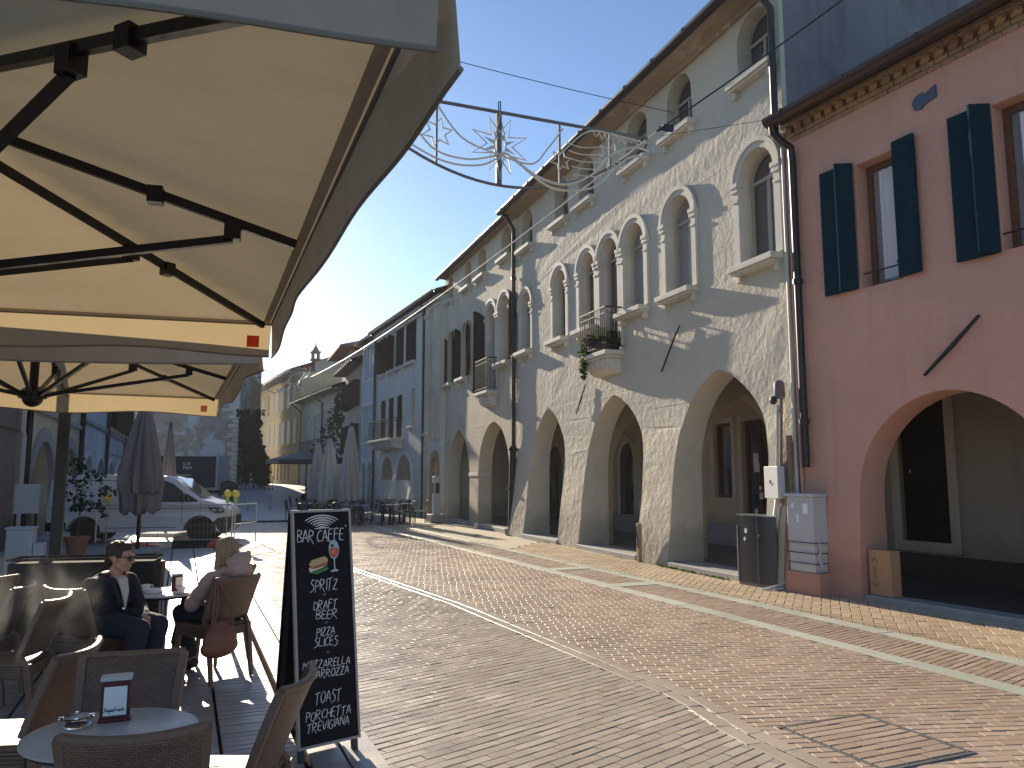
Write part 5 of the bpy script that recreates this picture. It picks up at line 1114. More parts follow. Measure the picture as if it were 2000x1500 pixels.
# painted glass and sandwich
flat('painted_glass',ell(.062,1.115,.037,.062),.0003,plain('painted_pale_blue',(.36,.46,.52),.8)); flat('painted_drink',ell(.062,1.112,.033,.050,14,math.pi*.97,math.pi*2.03)+[(.09,1.125),(.034,1.125)],.0008,plain('painted_orange_red',(.55,.12,.06),.8,var=.4,scale=80))
flat('painted_drink',ell(.058,1.10,.012,.012),.0012,plain('painted_orange',(.7,.3,.1),.8)); flat('painted_olive',ell(.052,1.14,.011,.013),.0013,plain('painted_olive',(.04,.06,.04),.8))
flat('painted_glass',[(.059,1.055),(.066,1.055),(.067,.99),(.090,.983),(.088,.976),(.036,.972),(.036,.98),(.059,.987)],.0004,plain('painted_glass_stem',(.50,.54,.56),.8)); w=MB(); ribbon(w,[(.05,1.15),(.015,1.20)],.005,lambda a,b:tilt(a+.015,-.0115,b+.125)); w.build('painted_straw',M['chalk'],bo,normals=False)
flat('painted_bread',[(-.115,1.028),(-.095,1.055),(-.005,1.075),(.018,1.058),(.012,1.035),(-.09,1.012)],.0003,plain('painted_bread',(.55,.36,.17),.8,var=.2,scale=50)); flat('painted_filling',[(-.112,1.02),(-.09,1.011),(.012,1.033),(.014,1.02),(-.085,.998),(-.11,1.006)],.0006,plain('painted_filling',(.35,.12,.05),.8,var=.5,scale=90)); flat('painted_ham',[(-.116,1.002),(-.112,1.01),(-.085,.999),(.012,1.018),(-.02,1.004),(-.11,.978)],.0009,plain('painted_cream',(.66,.58,.45),.8)); flat('painted_lettuce',[(-.112,.975),(-.06,.985),(.018,1.008),(.016,.99),(-.06,.966)],.0012,plain('painted_green',(.06,.22,.05),.8,var=.4,scale=60))

# ------------------------------------------------------------------ things along the right-hand walls
bn=thing('litter_bin','tall anthracite litter bin with curved side and two worn stickers','bin',(3.98,12.52,.034),R(-66))
pr=[(-.36,-.16),(.10,-.16),(.20,-.15),(.30,-.10),(.36,0),(.30,.10),(.20,.15),(.10,.16),(-.36,.16)]
def col(poly,z0,z1,s=1.0):
    m=MB(); n=len(poly); m.add([(x*s,y*s,z0) for x,y in poly]+[(x*s,y*s,z1) for x,y in poly],[tuple(range(n))[::-1],tuple(range(n,2*n))]+[(i,(i+1)%n,(i+1)%n+n,i+n) for i in range(n)]); return m
low=[(-.345,-.16)]+pr[1:-1]+[(-.345,.16)]
col(low,.05,.93).build('body',M['bin'],bn,smooth=40); col([(-.20,-.16)]+pr[1:-1]+[(-.20,.16)],.931,1.10).build('hood',M['bin'],bn,smooth=40); col(pr,1.10,1.118,1.03).build('lid',M['steel'],bn,smooth=40); col(pr,0,.05,.98).build('base',plain('worn_bin_base',(.14,.13,.12),.6),bn,smooth=40)
MB().box(-.365,-.346,-.165,.165,.05,.94).build('rear_post',M['steel'],bn); w=MB(); w.box(.112,.116,-.1635,-.160,.06,1.09); w.ball((.15,-.165,.80),.013); w.build('lock',M['steel'],bn)
w=MB(); w.obox((-.15,-.1615,.86),.06,.002,.075,0,0,.2); w.obox((-.18,-.1615,.73),.045,.002,.06,0,0,.5); w.build('sticker',M['paper'],bn)
def onR(x,y,z): return hr.matrix_basis @ Vector((x,y,z))
ec=thing('utility_cabinet','slim pale grey utility cabinet tied with black straps, standing on the pink plinth','cabinet',onR(.30,-.19,.36),R(AR-90))
MB().box(-.24,.24,-.13,.15,0,.40).build('base',M['grey_plastic'],ec,bevel=.01); MB().box(-.25,.25,-.14,.15,.40,1.10).build('door',M['grey_plastic'],ec,bevel=.012); MB().box(-.275,.275,-.165,.16,1.10,1.15).build('lid',M['grey_plastic'],ec,bevel=.01)
w=MB()
for z in (.42,.27,.12): w.ring([(-.262,-.152),(-.262,.155),(.262,.155),(.262,-.152)],[(-.252,-.143),(-.252,.15),(.252,.15),(.252,-.143)],z,z+.012)
o=w.build('strap',M['black_plastic'],ec); o.data.transform(Matrix(((1,0,0,0),(0,0,1,0),(0,1,0,0),(0,0,0,1))))
[MB().box(a,b,-.1432,-.1405,c,d).build('sticker',M['paper'],ec) for a,b,c,d in ((.06,.15,.85,1.0),(-.16,-.11,.93,1.0),(-.06,-.03,.72,.84))]
w=MB(); w.tube([(.26,-.05,.45),(.30,-.07,.3),(.27,-.1,.22),(.31,-.06,.1)],.012,6); w.build('loose_tie',M['cable'],ec)
jb=thing('junction_box','dented square pale metal junction box fixed on the wall pipes','box',onM(12.30,-.30,1.42),R(AM-96)); MB().box(-.19,.19,-.06,.06,0,.50).build('case',M['grey_plastic'],jb,bevel=.008); MB().box(-.185,.185,-.066,-.060,.005,.495).build('door',M['grey_plastic'],jb,bevel=.004); w=MB(); w.obox((-.02,-.068,.26),.03,.004,.06,0,0,.3); w.obox((.03,-.068,.22),.012,.004,.05); w.build('hole',M['black_ink'],jb)
cd=thing('wall_conduit','pale square duct and rusty pipes running up the wall corner behind the bin','duct',(OM[0],OM[1],0),R(AM-90))
w=MB(); w.bar((12.08,-.36,0),(12.22,-.16,1.5),.13,.09); w.bar((12.22,-.16,1.5),(12.26,-.12,2.9),.11,.08); w.build('duct',M['cable'],cd,bevel=.008)
w=MB(); w.tube([(12.42,-.26,0),(12.44,-.2,.9),(12.48,-.14,1.5),(12.46,-.12,2.4)],.045,10); w.tube([(12.36,-.22,1.3),(12.34,-.2,1.9),(12.36,-.14,3.2)],.025,8); w.build('pipe',plain('rusty_pipe',(.24,.15,.09),.8,var=.6,scale=14,bump=.5),cd)
w=MB(); w.tube([(12.42,-.26,.05),(12.36,-.5,.06),(12.28,-.6,.03)],.018,6); w.tube([(12.44,-.26,.15),(12.40,-.45,.10),(12.2,-.58,.02)],.014,6); w.build('loose_cable',M['cable'],cd)
wl=thing('wall_box','small round pale electric box with hanging cables on the wall corner','box',onM(12.28,-.12,3.0),R(AM-90)); w=MB(); w.lathe([(.07,0),(.085,.03),(.085,.24),(.06,.28),(.02,.30)],14); w.build('housing',M['frame_iron'],wl,smooth=40); w=MB(); w.tube([(.05,0,.02),(.06,-.05,-.2),(.02,-.02,-.35)],.018,6); w.ball((-.03,-.1,-.03),(.06,.06,.07)); w.build('cable_gland',M['black_plastic'],wl)
bx=thing('cardboard_box','tall flat cardboard box with a printed dark oval, leaning in the pink arch','box',onR(1.36,.10,.125),R(AR-90-6)); MB().box(-.19,.19,-.08,.10,0,.62).build('carton',M['cardboard'],bx,bevel=.006)
w=MB(); FX=lambda a,b:(a,-.082,b)
for s_ in (-1,1): ribbon(w,[(-.08+.055*math.cos(R(90*s_+k*16-64)),.31+s_*.09+.10*math.sin(R(90*s_+k*16-64))) for k in range(9)],.013,FX)
for k in range(6): z=.215+.034*k; ribbon(w,[(-.105,z),(-.055,z+.004)],.008,FX); ribbon(w,[(-.105,z),(-.105,z+.02)],.008,FX); ribbon(w,[(-.055,z+.004),(-.06,z+.02)],.007,FX)
w.build('print',M['black_ink'],bx,normals=False)
pm=thing('parking_meter','slim grey service post on a dark stone block at the end of the ochre arcade','post',(-2.95,30.2,.03),R(-65)); MB().box(-.3,.3,-.3,.3,0,.3).build('block',M['threshold'],pm,bevel=.03); MB().box(-.13,.13,-.13,.13,.3,1.75).build('case',M['grey_plastic'],pm,bevel=.02); w=MB(); w.box(-.09,.09,-.138,-.13,1.1,1.5); w.box(.131,.138,-.08,.08,1.1,1.5); w.build('panel',M['black_plastic'],pm)
wp=thing('corner_guard','narrow wooden post with an iron latch at the foot of an arcade pier','post',onM(8.15,-.40,.03),R(AM-90)); MB().box(-.05,.05,-.03,.05,0,.78).build('post',plain('old_post_wood',(.24,.20,.14),.8,var=.3,scale=12),wp,bevel=.008); w=MB(); w.tube([(.02,-.05,.72),(.06,-.07,.62),(.02,-.05,.5)],.016,6); w.box(.0,.04,-.05,-.03,.3,.5); w.build('latch',M['iron'],wp)

# ------------------------------------------------------------------ lights hung over the street
dc=thing('light_garland','large hanging street garland of iron arcs and rope-light stars in front of the house eaves','decoration',(.46,10.78,6.98),R(21))
X0,X1=-3.0,1.76
w=MB(); w.bar((X0,0,0),(X1,0,.0),.036,.036); w.tube([(X0+(X1-X0)*k/24,0,-.08-1.02*(1-((2*k/24-1)**2))) for k in range(25)],.022,8); w.build('iron_frame',M['frame_iron'],dc)
w=MB()
for x in (-2.5,-1.62,-.70,.26,1.1): 
    k=(x-X0)/(X1-X0); w.bar((x,0,0),(x,0,-.08-1.02*(1-((2*k-1)**2))),.03 if x!=-.70 else .075,.03 if x!=-.70 else .075)
w.tube([(-.70,0,0),(-.70,0,.16),(-.67,0,.17),(-.67,0,.02)],.01,6); w.build('upright',M['frame_iron'],dc)
def star(cx,cz,n,r0,r1,th,ph=0):
    m=MB(); m.tube([((cx+(r0 if k%2==0 else r1)*math.cos(ph+math.pi*k/n)),-.05,(cz+(r0 if k%2==0 else r1)*math.sin(ph+math.pi*k/n))) for k in range(2*n)],th,6,True); return m
w=star(-.70,-.52,8,.44,.19,.014,R(22.5)); 
for a in (90,-90): w.tube([(-.70-.09,-.06,-.52),(-.70,-.06,-.52+.5*math.sin(R(a))),(-.70+.09,-.06,-.52)],.014,6)
w.build('star',M['led'],dc)
w=MB()
for k in range(8): a=R(22.5+45*k); w.add([(-.70+.10*math.cos(a-.3),-.04,-.52+.10*math.sin(a-.3)),(-.70+.26*math.cos(a),-.04,-.52+.26*math.sin(a)),(-.70+.10*math.cos(a+.3),-.04,-.52+.10*math.sin(a+.3))],[(0,1,2)])
w.build('star_pane',M['grey_plastic'],dc,solid=.004)
for cx,cz,r in ((-1.62,-.48,.22),(.26,-.60,.17),(1.1,-.42,.24),(-2.5,-.4,.2)): star(cx,cz,6,r,r*.5,.014,.3).build('star',M['led'],dc)
w=MB()
def swag(pts,r=.014):
    q=[]; P=[Vector((a,b)) for a,b in pts]
    for i in range(len(P)-1):
        p0=P[max(i-1,0)];p1=P[i];p2=P[i+1];p3=P[min(i+2,len(P)-1)]
        for k in range(6): t=k/6; q.append(.5*((2*p1)+(p2-p0)*t+(2*p0-5*p1+4*p2-p3)*t*t+(3*p1-p0-3*p2+p3)*t**3))
    w.tube([(p.x,-.04,p.y) for p in q+[P[-1]]],r,6)
swag([(-1.62,-.08),(-1.25,-.5),(-.7,-.66),(-.2,-.72),(.05,-.45),(.3,-.10)]); swag([(-2.1,-.2),(-1.7,-.7),(-1.2,-.8),(-.75,-.68)]); swag([(-2.4,-.5),(-1.6,-.86),(-1.0,-.86),(-.6,-.62)])
swag([(-.6,-.62),(-.1,-.9),(.35,-.95),(.8,-.72),(1.1,-.38),(1.5,-.2),(1.76,-.22)],.018); swag([(-.5,-.66),(0,-1.0),(.4,-1.04),(.85,-.9),(1.25,-.5),(1.5,-.34),(1.76,-.34)],.018); swag([(.26,-.5),(.6,-.15),(.85,-.04),(1.3,-.06),(1.74,-.1)],.012)
for k in range(5): swag([(.36+.03*k,-.30-.12*k),(.6,-.34-.11*k),(.95,-.28-.12*k)],.008)
for k in range(9): swag([(.8+.1*k,-.05),(.85+.1*k,-.13-.02*(k%3)),(.9+.1*k,-.06)],.006)
w.build('rope_light',M['led'],dc)
d2_=thing('light_garland','far small butterfly-shaped rope-light garland above the yellow palazzo','decoration',(-11.85,39.4,7.0),R(24)); w=MB()
swag([(-1.5,.3),(-1.1,-.5),(-.4,-.95),(0,-.55),(.35,-.3),(.3,-.7),(-.3,-.75),(.05,-.85),(.9,-.85),(1.0,-.65),(.75,-.5),(1.25,.0),(1.4,.5)],.03); swag([(.25,-.45),(.4,-.05),(1.1,.25),(.95,-.1),(.7,-.4),(.25,-.45)],.025); swag([(-1.5,.1),(-.9,.2),(-.2,-.1),(0,-.5)],.014); swag([(-1.4,-.1),(-.6,-.2),(-.1,-.5)],.014)
rr=random.Random(5)
for k in range(26): x=-1.4+.1*k; swag([(x,.05*math.sin(k)),(x+.05,.4+.2*rr.random()),(x+.12,-.1)],.006)
w.build('rope_light',M['led'],d2_)
def wire(label,p,q,sag,r,mat='wire_dark',name='overhead_wire'):
    p,q=Vector(p),Vector(q); m=MB(); m.tube([p+(q-p)*k/20-Vector((0,0,sag*4*(k/20)*(1-k/20))) for k in range(21)],r,6); o=m.build(name,M[mat],None); tag(o,label,'wire','overhead wires'); return o
wire('thin wire above the big garland, from the near parasol side to the tall house eave',(-4.5,8.9,8.0),(2.75,12.4,7.9),.1,.006)
wire('pale cable running along the street from the far garland up past the upper windows',(-10.5,39.6,6.9),(2.35,11.35,7.15),.35,.016,'cable')
wire('dark cable rising from the big garland over the pink house roof',(2.25,11.4,7.1),(5.6,8.6,8.7),.05,.012)
wire('thin wire from the big garland to the pink house gutter',(2.3,11.4,7.02),(4.3,11.9,7.55),.0,.004)
cp=thing('cable_clamp','small black cable clamp with ties at the end of the big garland','clamp',(2.36,11.36,7.1),R(21)); MB().box(-.02,.16,-.03,.03,.0,.09).build('clamp',M['black_plastic'],cp); w=MB(); w.tube([(-.12,0,-.04),(0,0,.02),(.1,0,.06),(.2,0,.16)],.012,6); w.tube([(-.1,0,.05),(.02,-.02,-.03),(.14,0,.02)],.008,6); w.build('tie',M['wire_dark'],cp)
# ------------------------------------------------------------------ people
def V(*a): return Vector(a)
def head(mb, c, rz, rx=0, s=1.0):
    Rm=Matrix.Rotation(rz,3,'Z')@Matrix.Rotation(rx,3,'X'); c=Vector(c)
    P=lambda x,y,z:c+Rm@(Vector((x,y,z))*s)
    B=lambda p,r:mb.ball(P(*p),tuple(k*s for k in r),Rm,n=18,m=12)
    B((0,-.014,.03),(.073,.094,.086)); B((0,.028,-.032),(.059,.060,.078)); B((0,.057,-.088),(.026,.025,.022))
    for sx in (-1,1):
        mb.cap(P(sx*.05,-.005,-.05),P(sx*.02,.05,-.09),.022*s,.018*s); B((sx*.075,-.012,-.008),(.009,.019,.031)); B((sx*.034,.062,-.03),(.024,.022,.024))
    mb.cap(P(-.034,.077,.022),P(.034,.077,.022),.011*s); mb.cap(P(0,.084,.008),P(0,.106,-.026),.008*s,.0125*s); B((-.012,.092,-.03),(.009,.011,.008)); B((.012,.092,-.03),(.009,.011,.008))
    mb.cap(P(-.018,.082,-.054),P(.018,.082,-.054),.0075*s); mb.cap(P(-.014,.081,-.065),P(.014,.081,-.065),.008*s)
    return P,Rm
def hand(mb, w, d, n, side, s=1.0, curl=.5):
    """palm, four fingers of unequal length with two bends, thumb from the side of the palm"""
    w=Vector(w); d=Vector(d).normalized(); n=Vector(n); n=(n-d*n.dot(d)).normalized(); t=d.cross(n)*side
    mb.cap(w,w+d*.03*s,.023*s,.026*s)
    for k in (-1,-.33,.33,1): mb.cap(w+d*.02*s+t*k*.022*s,w+d*.085*s+t*k*.029*s,.013*s,.0125*s,n=10)
    for k,L in zip((1,.33,-.33,-1),(.068,.078,.072,.056)):
        p=w+d*.088*s+t*k*.030*s; dd=d.copy()
        for q,(f,r) in enumerate(((.45,.0095),(.32,.0085),(.25,.0078))):
            a=curl*(.6+.5*q); dd=(dd*math.cos(a)+n*math.sin(a)).normalized(); e=p+dd*L*f*s; mb.cap(p,e,r*s,r*.93*s,n=8); p=e
    p=w+d*.03*s+t*.028*s; q=p+(d*.6+t*.7+n*.25).normalized()*.038*s; mb.cap(p,q,.0135*s,.0115*s,n=8); r_=q+(d*.95+t*.1+n*.35).normalized()*.032*s; mb.cap(q,r_,.011*s,.0095*s,n=8)
def chain(mb, pts, rs, n=14):
    for (p,q),(a,b) in zip(zip(pts,pts[1:]),zip(rs,rs[1:])): mb.cap(p,q,a,b,n)
def shoe(mb, a, d):
    a=Vector(a); d=Vector(d); d.z=0; d.normalize(); mb.cap(a+V(0,0,-.02)-d*.03,a+d*.03+V(0,0,-.035),.045,.042); mb.cap(a+d*.02+V(0,0,-.045),a+d*.16+V(0,0,-.052),.042,.034)

# the man
mn=thing('person','man in a dark navy coat and sunglasses sitting in profile at the round table','person',(-3.235,6.385,.036),R(-108))
hd_=-R(-22)
b=MB(); hc=V(.0,.055,1.065); P,Rm=head(b,hc,hd_,R(-4),1.02)
b.cap((0,-.0,.90),hc+V(0,-.02,-.06),.056,.052); chain(b,[V(0,-.12,.54),V(0,-.12,.70),V(0,-.06,.84),V(0,-.01,.90)],[.13,.125,.12,.06])
RA=[V(.185,-.04,.85),V(.265,-.02,.615),V(.10,.235,.585)]; LA=[V(-.185,-.03,.85),V(-.26,.03,.62),V(-.06,.285,.60)]
for A in (RA,LA): chain(b,A,[.05,.042,.028])
hand(b,RA[2],(-.75,.62,-.16),(-.3,-.2,-1),-1,1.0,.45); hand(b,LA[2],(.62,.55,-.30),(-.3,.2,-1),1,1.0,.5)
for s in (-1,1): chain(b,[V(s*.09,-.08,.545),V(s*.10,.36,.53),V(s*.10,.24,.10)],[.085,.058,.04])
b.build('body',M['skin'],mn,voxel=.0055,relax=3)
j=MB(); chain(j,[V(0,-.13,.50),V(0,-.13,.64),V(0,-.08,.80),V(0,-.04,.875)],[.165,.165,.150,.085],18)
for s in (-1,1): j.cap((0,-.06,.84),(s*.165,-.045,.845),.10,.075,16); j.cap((s*.08,-.13,.62),(s*.09,-.05,.52),.11,.10)
for A in (RA,LA): e=A[1]+(A[2]-A[1])*.84; chain(j,[A[0],A[1],e],[.076,.066,.047],16)
j.cap((.08,-.02,.53),(.13,.10,.55),.105,.08); j.cap((-.08,-.02,.53),(-.12,.10,.55),.105,.08)
for s in (-1,1): j.cap((s*.055,-.055,.90),(s*.075,.035,.885),.030,.022); j.cap((s*.06,-.07,.93),(s*.085,.03,.94),.018,.016); j.cap((s*.075,.06,.90),(s*.045,.115,.72),.022,.022)
j.cap((-.06,-.075,.925),(.06,-.075,.925),.026); j.build('coat',M['navy'],mn,voxel=.008,relax=2)
k=MB(); k.add([V(-.048,.088,.90),V(.048,.088,.90),V(.035,.122,.80),V(.0,.132,.665),V(-.035,.122,.80)],[(0,1,2,3,4)]); k.add([V(-.05,.05,.915),V(.05,.05,.915),V(.048,.088,.90),V(-.048,.088,.90)],[(0,1,2,3)]); k.build('jumper',M['knit'],mn,solid=.012)
for A in (RA,LA): e=A[1]+(A[2]-A[1])*.84; MB().cap(e-(A[2]-A[1])*.02,e+(A[2]-A[1])*.10,.040,.037).build('cuff',M['paper'],mn,smooth=60)
w=LA[2]-(LA[2]-LA[1])*.05; x=MB(); x.tube([w+V(.0,0,0)+(V(math.cos(a),-.5*math.cos(a),0).normalized()*math.cos(a)+V(0,0,1)*math.sin(a))*.034 for a in [k*.524 for k in range(12)]],.008,6,True); x.build('wrist_watch',M['metal_dark'],mn)
t_=MB()
for s in (-1,1): chain(t_,[V(s*.09,-.10,.545),V(s*.10,.12,.555),V(s*.10,.375,.535),V(s*.10,.33,.33),V(s*.10,.255,.10)],[.112,.10,.083,.075,.066],16)
t_.cap((-.09,-.11,.53),(.09,-.11,.53),.115); t_.build('trousers',M['denim'],mn,voxel=.009,relax=2)
for s in (-1,1): sh=MB(); shoe(sh,(s*.10,.25,.085),(s*.1,1,0)); sh.build('shoe',M['shoe'],mn,voxel=.007,relax=1)
h=MB(); rr=random.Random(4)
h.ball(P(0,-.024,.047),(.079,.096,.080),Rm,18,12); h.ball(P(0,.035,.098),(.058,.05,.028),Rm); h.ball(P(0,-.072,-.02),(.062,.045,.065),Rm)
for s in (-1,1): h.ball(P(s*.068,.0,.035),(.014,.035,.04),Rm)
for _ in range(70): a=rr.uniform(0,6.28); e=rr.uniform(.2,1.4); h.ball(P(.074*math.cos(a)*math.cos(e),-.02+.09*math.sin(a)*math.cos(e),.05+.077*math.sin(e)),(.012,.016,.01),Rm,8,6)
h.build('hair',M['hair_brown'],mn,voxel=.006)
g=MB()
for s in (-1,1):
    g.ball(P(s*.034,.090,.002),(.027,.008,.022),Rm); g.tube([P(s*.062,.082,.012),P(s*.078,.03,.012),P(s*.078,-.02,.004)],.0035,6)
g.tube([P(-.01,.098,.010),P(.01,.098,.010)],.004,6); g.build('sunglasses',M['black_plastic'],mn,smooth=60)

# the woman
wo=thing('person','woman with dark blond hair in a pink hooded coat sitting with her back to us','person',(-2.64,7.03,.036),R(58))
b=MB(); hc=V(0,-.10,1.055); P,Rm=head(b,hc,R(8),R(-3),.97); b.cap((0,-.14,.88),hc+V(0,-.02,-.05),.048,.045); chain(b,[V(0,-.12,.54),V(0,-.13,.70),V(0,-.13,.84)],[.12,.105,.08])
RA=[V(.16,-.14,.84),V(.24,-.02,.62),V(.10,.22,.63)]; LA=[V(-.16,-.14,.84),V(-.24,-.0,.62),V(-.07,.25,.62)]
for A in (RA,LA): chain(b,A,[.043,.036,.024])
hand(b,RA[2],(-.6,.75,-.1),(-.1,-.1,-1),-1,.9,.4); hand(b,LA[2],(.5,.8,-.1),(.1,-.1,-1),1,.9,.4)
RL=[V(.09,-.08,.55),V(.01,.38,.585),V(-.10,.40,.20)]; LL=[V(-.09,-.08,.53),V(-.09,.36,.50),V(-.02,.27,.10)]
for A in (RL,LL): chain(b,A,[.085,.055,.038])
b.build('body',M['skin'],wo,voxel=.0055,relax=3)
j=MB(); chain(j,[V(0,-.06,.53),V(0,-.10,.66),V(0,-.14,.79),V(0,-.145,.87)],[.15,.15,.15,.085],18)
for s in (-1,1): j.cap((0,-.15,.83),(s*.15,-.145,.835),.10,.075,16)
for A in (RA,LA): e=A[1]+(A[2]-A[1])*.9; n_=5; q=[A[0]+(A[1]-A[0])*k/n_ for k in range(n_)]+[A[1]+(e-A[1])*k/n_ for k in range(n_+1)]; chain(j,q,[.072-.002*k+(.006 if k%2 else -.004) for k in range(len(q))],16)
for z,yy in ((.55,-.065),(.62,-.085),(.69,-.105),(.76,-.125),(.83,-.14)): j.ball((0,yy,z),(.178 if z<.8 else .155,.160,.042),None,20,10)
j.build('coat',M['coat'],wo,voxel=.008,relax=2)
j=MB()
for a in range(9): t0=R(-30+30*a); j.ball((.105*math.cos(-t0),-.17-.09*math.sin(t0),.885+.035*max(0,math.sin(t0))),(.042,.048,.04))
j.ball((.015,-.275,.985),(.125,.062,.075),Matrix.Rotation(R(-14),3,'Y')); j.ball((0,-.30,.915),(.125,.07,.085)); j.ball((0,-.265,.86),(.10,.06,.06)); j.cap((-.07,-.245,.985),(.13,-.24,1.035),.032,.03); j.cap((-.10,-.33,.93),(.10,-.33,.90),.022,.02)
j.build('hood',M['coat'],wo,voxel=.007,relax=1)
t_=MB()
for A in (RL,LL): chain(t_,[A[0],A[1],A[2]+(A[1]-A[2])*.12],[.112,.078,.058],16)
t_.cap((-.08,-.10,.54),(.08,-.10,.54),.115); t_.build('jeans',M['denim'],wo,voxel=.009,relax=2)
sh=MB(); shoe(sh,(-.10,.40,.17),(-.3,1,0)); sh.build('shoe',M['shoe'],wo,voxel=.007,relax=1); sh=MB(); shoe(sh,(-.02,.27,.085),(0,1,0)); sh.build('shoe',M['shoe'],wo,voxel=.007,relax=1)
h=MB(); h.ball(P(0,-.022,.042),(.080,.098,.084),Rm,18,12); h.ball(P(0,-.06,-.03),(.072,.055,.085),Rm)
rr=random.Random(6)
for k in range(150):
    a=R(-90)+R(rr.uniform(-128,128)); s_=rr.uniform(.97,1.06); q=[]
    for el in (84,60,34,8,-18):
        e_=R(el); q.append(P(.086*s_*math.cos(a+.05*rr.uniform(-1,1))*math.cos(e_), -.022+.104*s_*math.sin(a)*math.cos(e_), .042+.092*s_*math.sin(e_)))
    x0,y0=.084*s_*math.cos(a),-.022+.10*s_*math.sin(a); L=rr.uniform(.12,.27)
    q+=[P(x0*1.02+rr.uniform(-.006,.006),y0*1.02,-.06),P(x0*.98+rr.uniform(-.015,.015),y0*.95+.015,-.06-L*.6),P(x0*.92+rr.uniform(-.02,.02),y0*.9+.03,-.06-L)]
    h.tube(q,[.003,.006,.007,.0075,.0075,.007,.006,.002],6)
h.build('hair',M['hair_blond'],wo,smooth=70)
[MB().ball(P(s*.032,.078,.0),.012).build('eye',M['paper'],wo,smooth=60) for s in (-1,1)]
hb_=thing('handbag','soft brown leather handbag hanging by long straps from the back of the woman\'s chair','bag',(-2.64,6.95,.036),R(58))
m=MB(); m.ball((-.17,-.345,.37),(.165,.07,.13),None,22,14); m.ball((-.17,-.34,.31),(.18,.075,.09),None,22,12); m.ball((-.17,-.34,.44),(.12,.045,.09),None,18,10); m.build('bag',M['leather'],hb_,voxel=.008,relax=4)
m=MB(); m.tube([(-.27,-.36,.46),(-.265,-.365,.62),(-.235,-.34,.83),(-.215,-.285,.872),(-.20,-.34,.83),(-.09,-.385,.62),(-.07,-.37,.46)],.009,8); m.tube([(-.25,-.36,.48),(-.23,-.375,.66),(-.21,-.335,.85)],.007,8); m.build('strap',M['leather'],hb_)

# people far away, a few pixels tall
def far_person(label, loc, rz, coat, sit=False, h=1.72, lean=0, group=None):
    t=thing('person',label,'person',loc,rz,group); k=h/1.72; b=MB(); hc=V(0,.02+lean,1.60*k if not sit else 1.15); P,Rm=head(b,hc,0,0,.98); zs=hc.z-.20; zh=.92*k if not sit else .5
    chain(b,[V(0,0,zh),V(0,0,(zh+zs)/2),V(0,.0,zs-.05),hc+V(0,-.02,-.06)],[.13,.13,.13,.055]); arms=[[V(s*.19,0,zs-.03),V(s*.24,.02,zs-.30),V(s*.2,.16,zs-.5)] for s in (-1,1)]
    for A,sd in zip(arms,(1,-1)): chain(b,A,[.05,.042,.03]); hand(b,A[2],(0,.4,-1),(-sd*-.6,0,0),sd,1,.3)
    if sit: legs=[[V(s*.1,0,.5),V(s*.12,.42,.5),V(s*.12,.40,.08)] for s in (-1,1)]
    else: legs=[[V(s*.09,0,.9*k),V(s*.10,.06*s,.48*k),V(s*.10,-.08*s,.08)] for s in (-1,1)]
    for A in legs: chain(b,A,[.09,.06,.042])
    b.build('body',M['skin'],t,voxel=.012,relax=1); j=MB(); chain(j,[V(0,0,zh-.06),V(0,0,(zh+zs)/2),V(0,0,zs-.05),V(0,0,zs+.05)],[.17,.165,.15,.07])
    for s in (-1,1): j.cap((0,0,zs-.04),(s*.17,0,zs-.03),.09,.075)
    for A in arms: chain(j,[A[0],A[1],A[1]+(A[2]-A[1])*.85],[.072,.062,.045])
    j.build('coat',M[coat],t,voxel=.014,relax=1); q=MB(); [chain(q,[A[0],A[1],A[2]+V(0,0,.04)],[.11,.078,.058]) for A in legs]; q.build('trousers',M['dark_cloth'],t,voxel=.014,relax=1)
    for A in legs: s_=MB(); shoe(s_,A[2],(0,1,0)); s_.build('shoe',M['shoe'],t,voxel=.012)
    hr_=MB(); hr_.ball(P(0,-.024,.045),(.08,.098,.083),Rm,14,9); hr_.build('hair',M['hair_brown'],t,smooth=60)
def onL(x,y,z): return hl.matrix_basis @ Vector((x,y,z))
far_person('person in dark clothes standing under the taller ochre arch, the right one of two',onL(-1.75,1.5,.10),R(-60),'dark_cloth'); far_person('person in dark clothes standing under the taller ochre arch, the left one of two',onL(-2.15,1.9,.10),R(100),'navy',h=1.66)
far_person('person in dark clothes sitting at the far terrace under the dark parasol',(-9.35,35.3,zg(-9.35,35.3)+.02),R(40),'dark_cloth',sit=True)
# ------------------------------------------------------------------ winter air
hz = MB().box(-520, 450, -80, 620, -4, 17.5).build('haze', None)
hm_ = bpy.data.materials.new('winter_haze'); hm_.use_nodes = True; nt = hm_.node_tree; nt.nodes.remove(nt.nodes['Principled BSDF'])
pv = nt.nodes.new('ShaderNodeVolumePrincipled'); pv.inputs['Color'].default_value = (.86,.92,1,1); pv.inputs['Density'].default_value = .00032; pv.inputs['Anisotropy'].default_value = .35
nt.links.new(pv.outputs[0], nt.nodes['Material Output'].inputs['Volume']); hz.data.materials.append(hm_); tag(hz, kind='stuff'); hz.display_type = 'WIRE'
scene.cycles.volume_bounces = 1

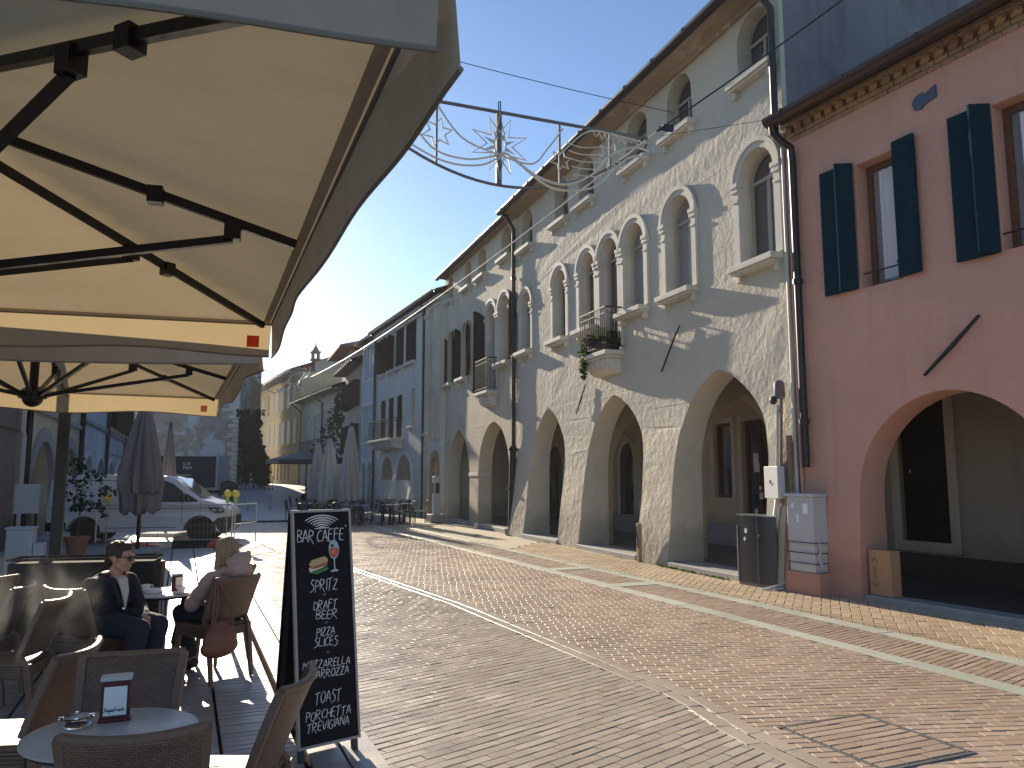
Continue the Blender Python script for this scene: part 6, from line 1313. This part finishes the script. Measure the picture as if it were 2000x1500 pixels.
# cigarette smoke drifting over the chairs on the left
sk = MB(); sk.ball((-3.35,5.35,.78),(.62,.8,.52),None,24,14); sk = sk.build('smoke', None, smooth=60)
sm_ = bpy.data.materials.new('cigarette_smoke'); sm_.use_nodes = True; nt = sm_.node_tree; nt.nodes.remove(nt.nodes['Principled BSDF'])
pv = nt.nodes.new('ShaderNodeVolumePrincipled'); pv.inputs['Color'].default_value = (.9,.93,.92,1); pv.inputs['Anisotropy'].default_value = .3
tc = nt.nodes.new('ShaderNodeTexCoord'); nz = nt.nodes.new('ShaderNodeTexNoise'); nz.inputs['Scale'].default_value = 2.6; nz.inputs['Detail'].default_value = 4; nz.inputs['Distortion'].default_value = 1.2
vm = nt.nodes.new('ShaderNodeVectorMath'); vm.operation = 'SUBTRACT'; vm.inputs[1].default_value = (-3.35,5.35,.78); nt.links.new(tc.outputs['Object'], vm.inputs[0])
dv = nt.nodes.new('ShaderNodeVectorMath'); dv.operation = 'DIVIDE'; dv.inputs[1].default_value = (.62,.8,.52); nt.links.new(vm.outputs[0], dv.inputs[0])
ln = nt.nodes.new('ShaderNodeVectorMath'); ln.operation = 'LENGTH'; nt.links.new(dv.outputs[0], ln.inputs[0])
nt.links.new(tc.outputs['Object'], nz.inputs['Vector'])
mr = nt.nodes.new('ShaderNodeMapRange'); mr.inputs['From Min'].default_value = .48; mr.inputs['From Max'].default_value = .75; mr.inputs['To Max'].default_value = .38; nt.links.new(nz.outputs['Fac'], mr.inputs['Value'])
fo = nt.nodes.new('ShaderNodeMapRange'); fo.inputs['From Min'].default_value = 1.0; fo.inputs['From Max'].default_value = .45; nt.links.new(ln.outputs['Value'], fo.inputs['Value'])
mu = nt.nodes.new('ShaderNodeMath'); mu.operation = 'MULTIPLY'; nt.links.new(mr.outputs[0], mu.inputs[0]); nt.links.new(fo.outputs[0], mu.inputs[1]); nt.links.new(mu.outputs[0], pv.inputs['Density'])
nt.links.new(pv.outputs[0], nt.nodes['Material Output'].inputs['Volume']); sk.data.materials.append(sm_); tag(sk, kind='stuff'); scene.cycles.volume_step_rate = 2.0
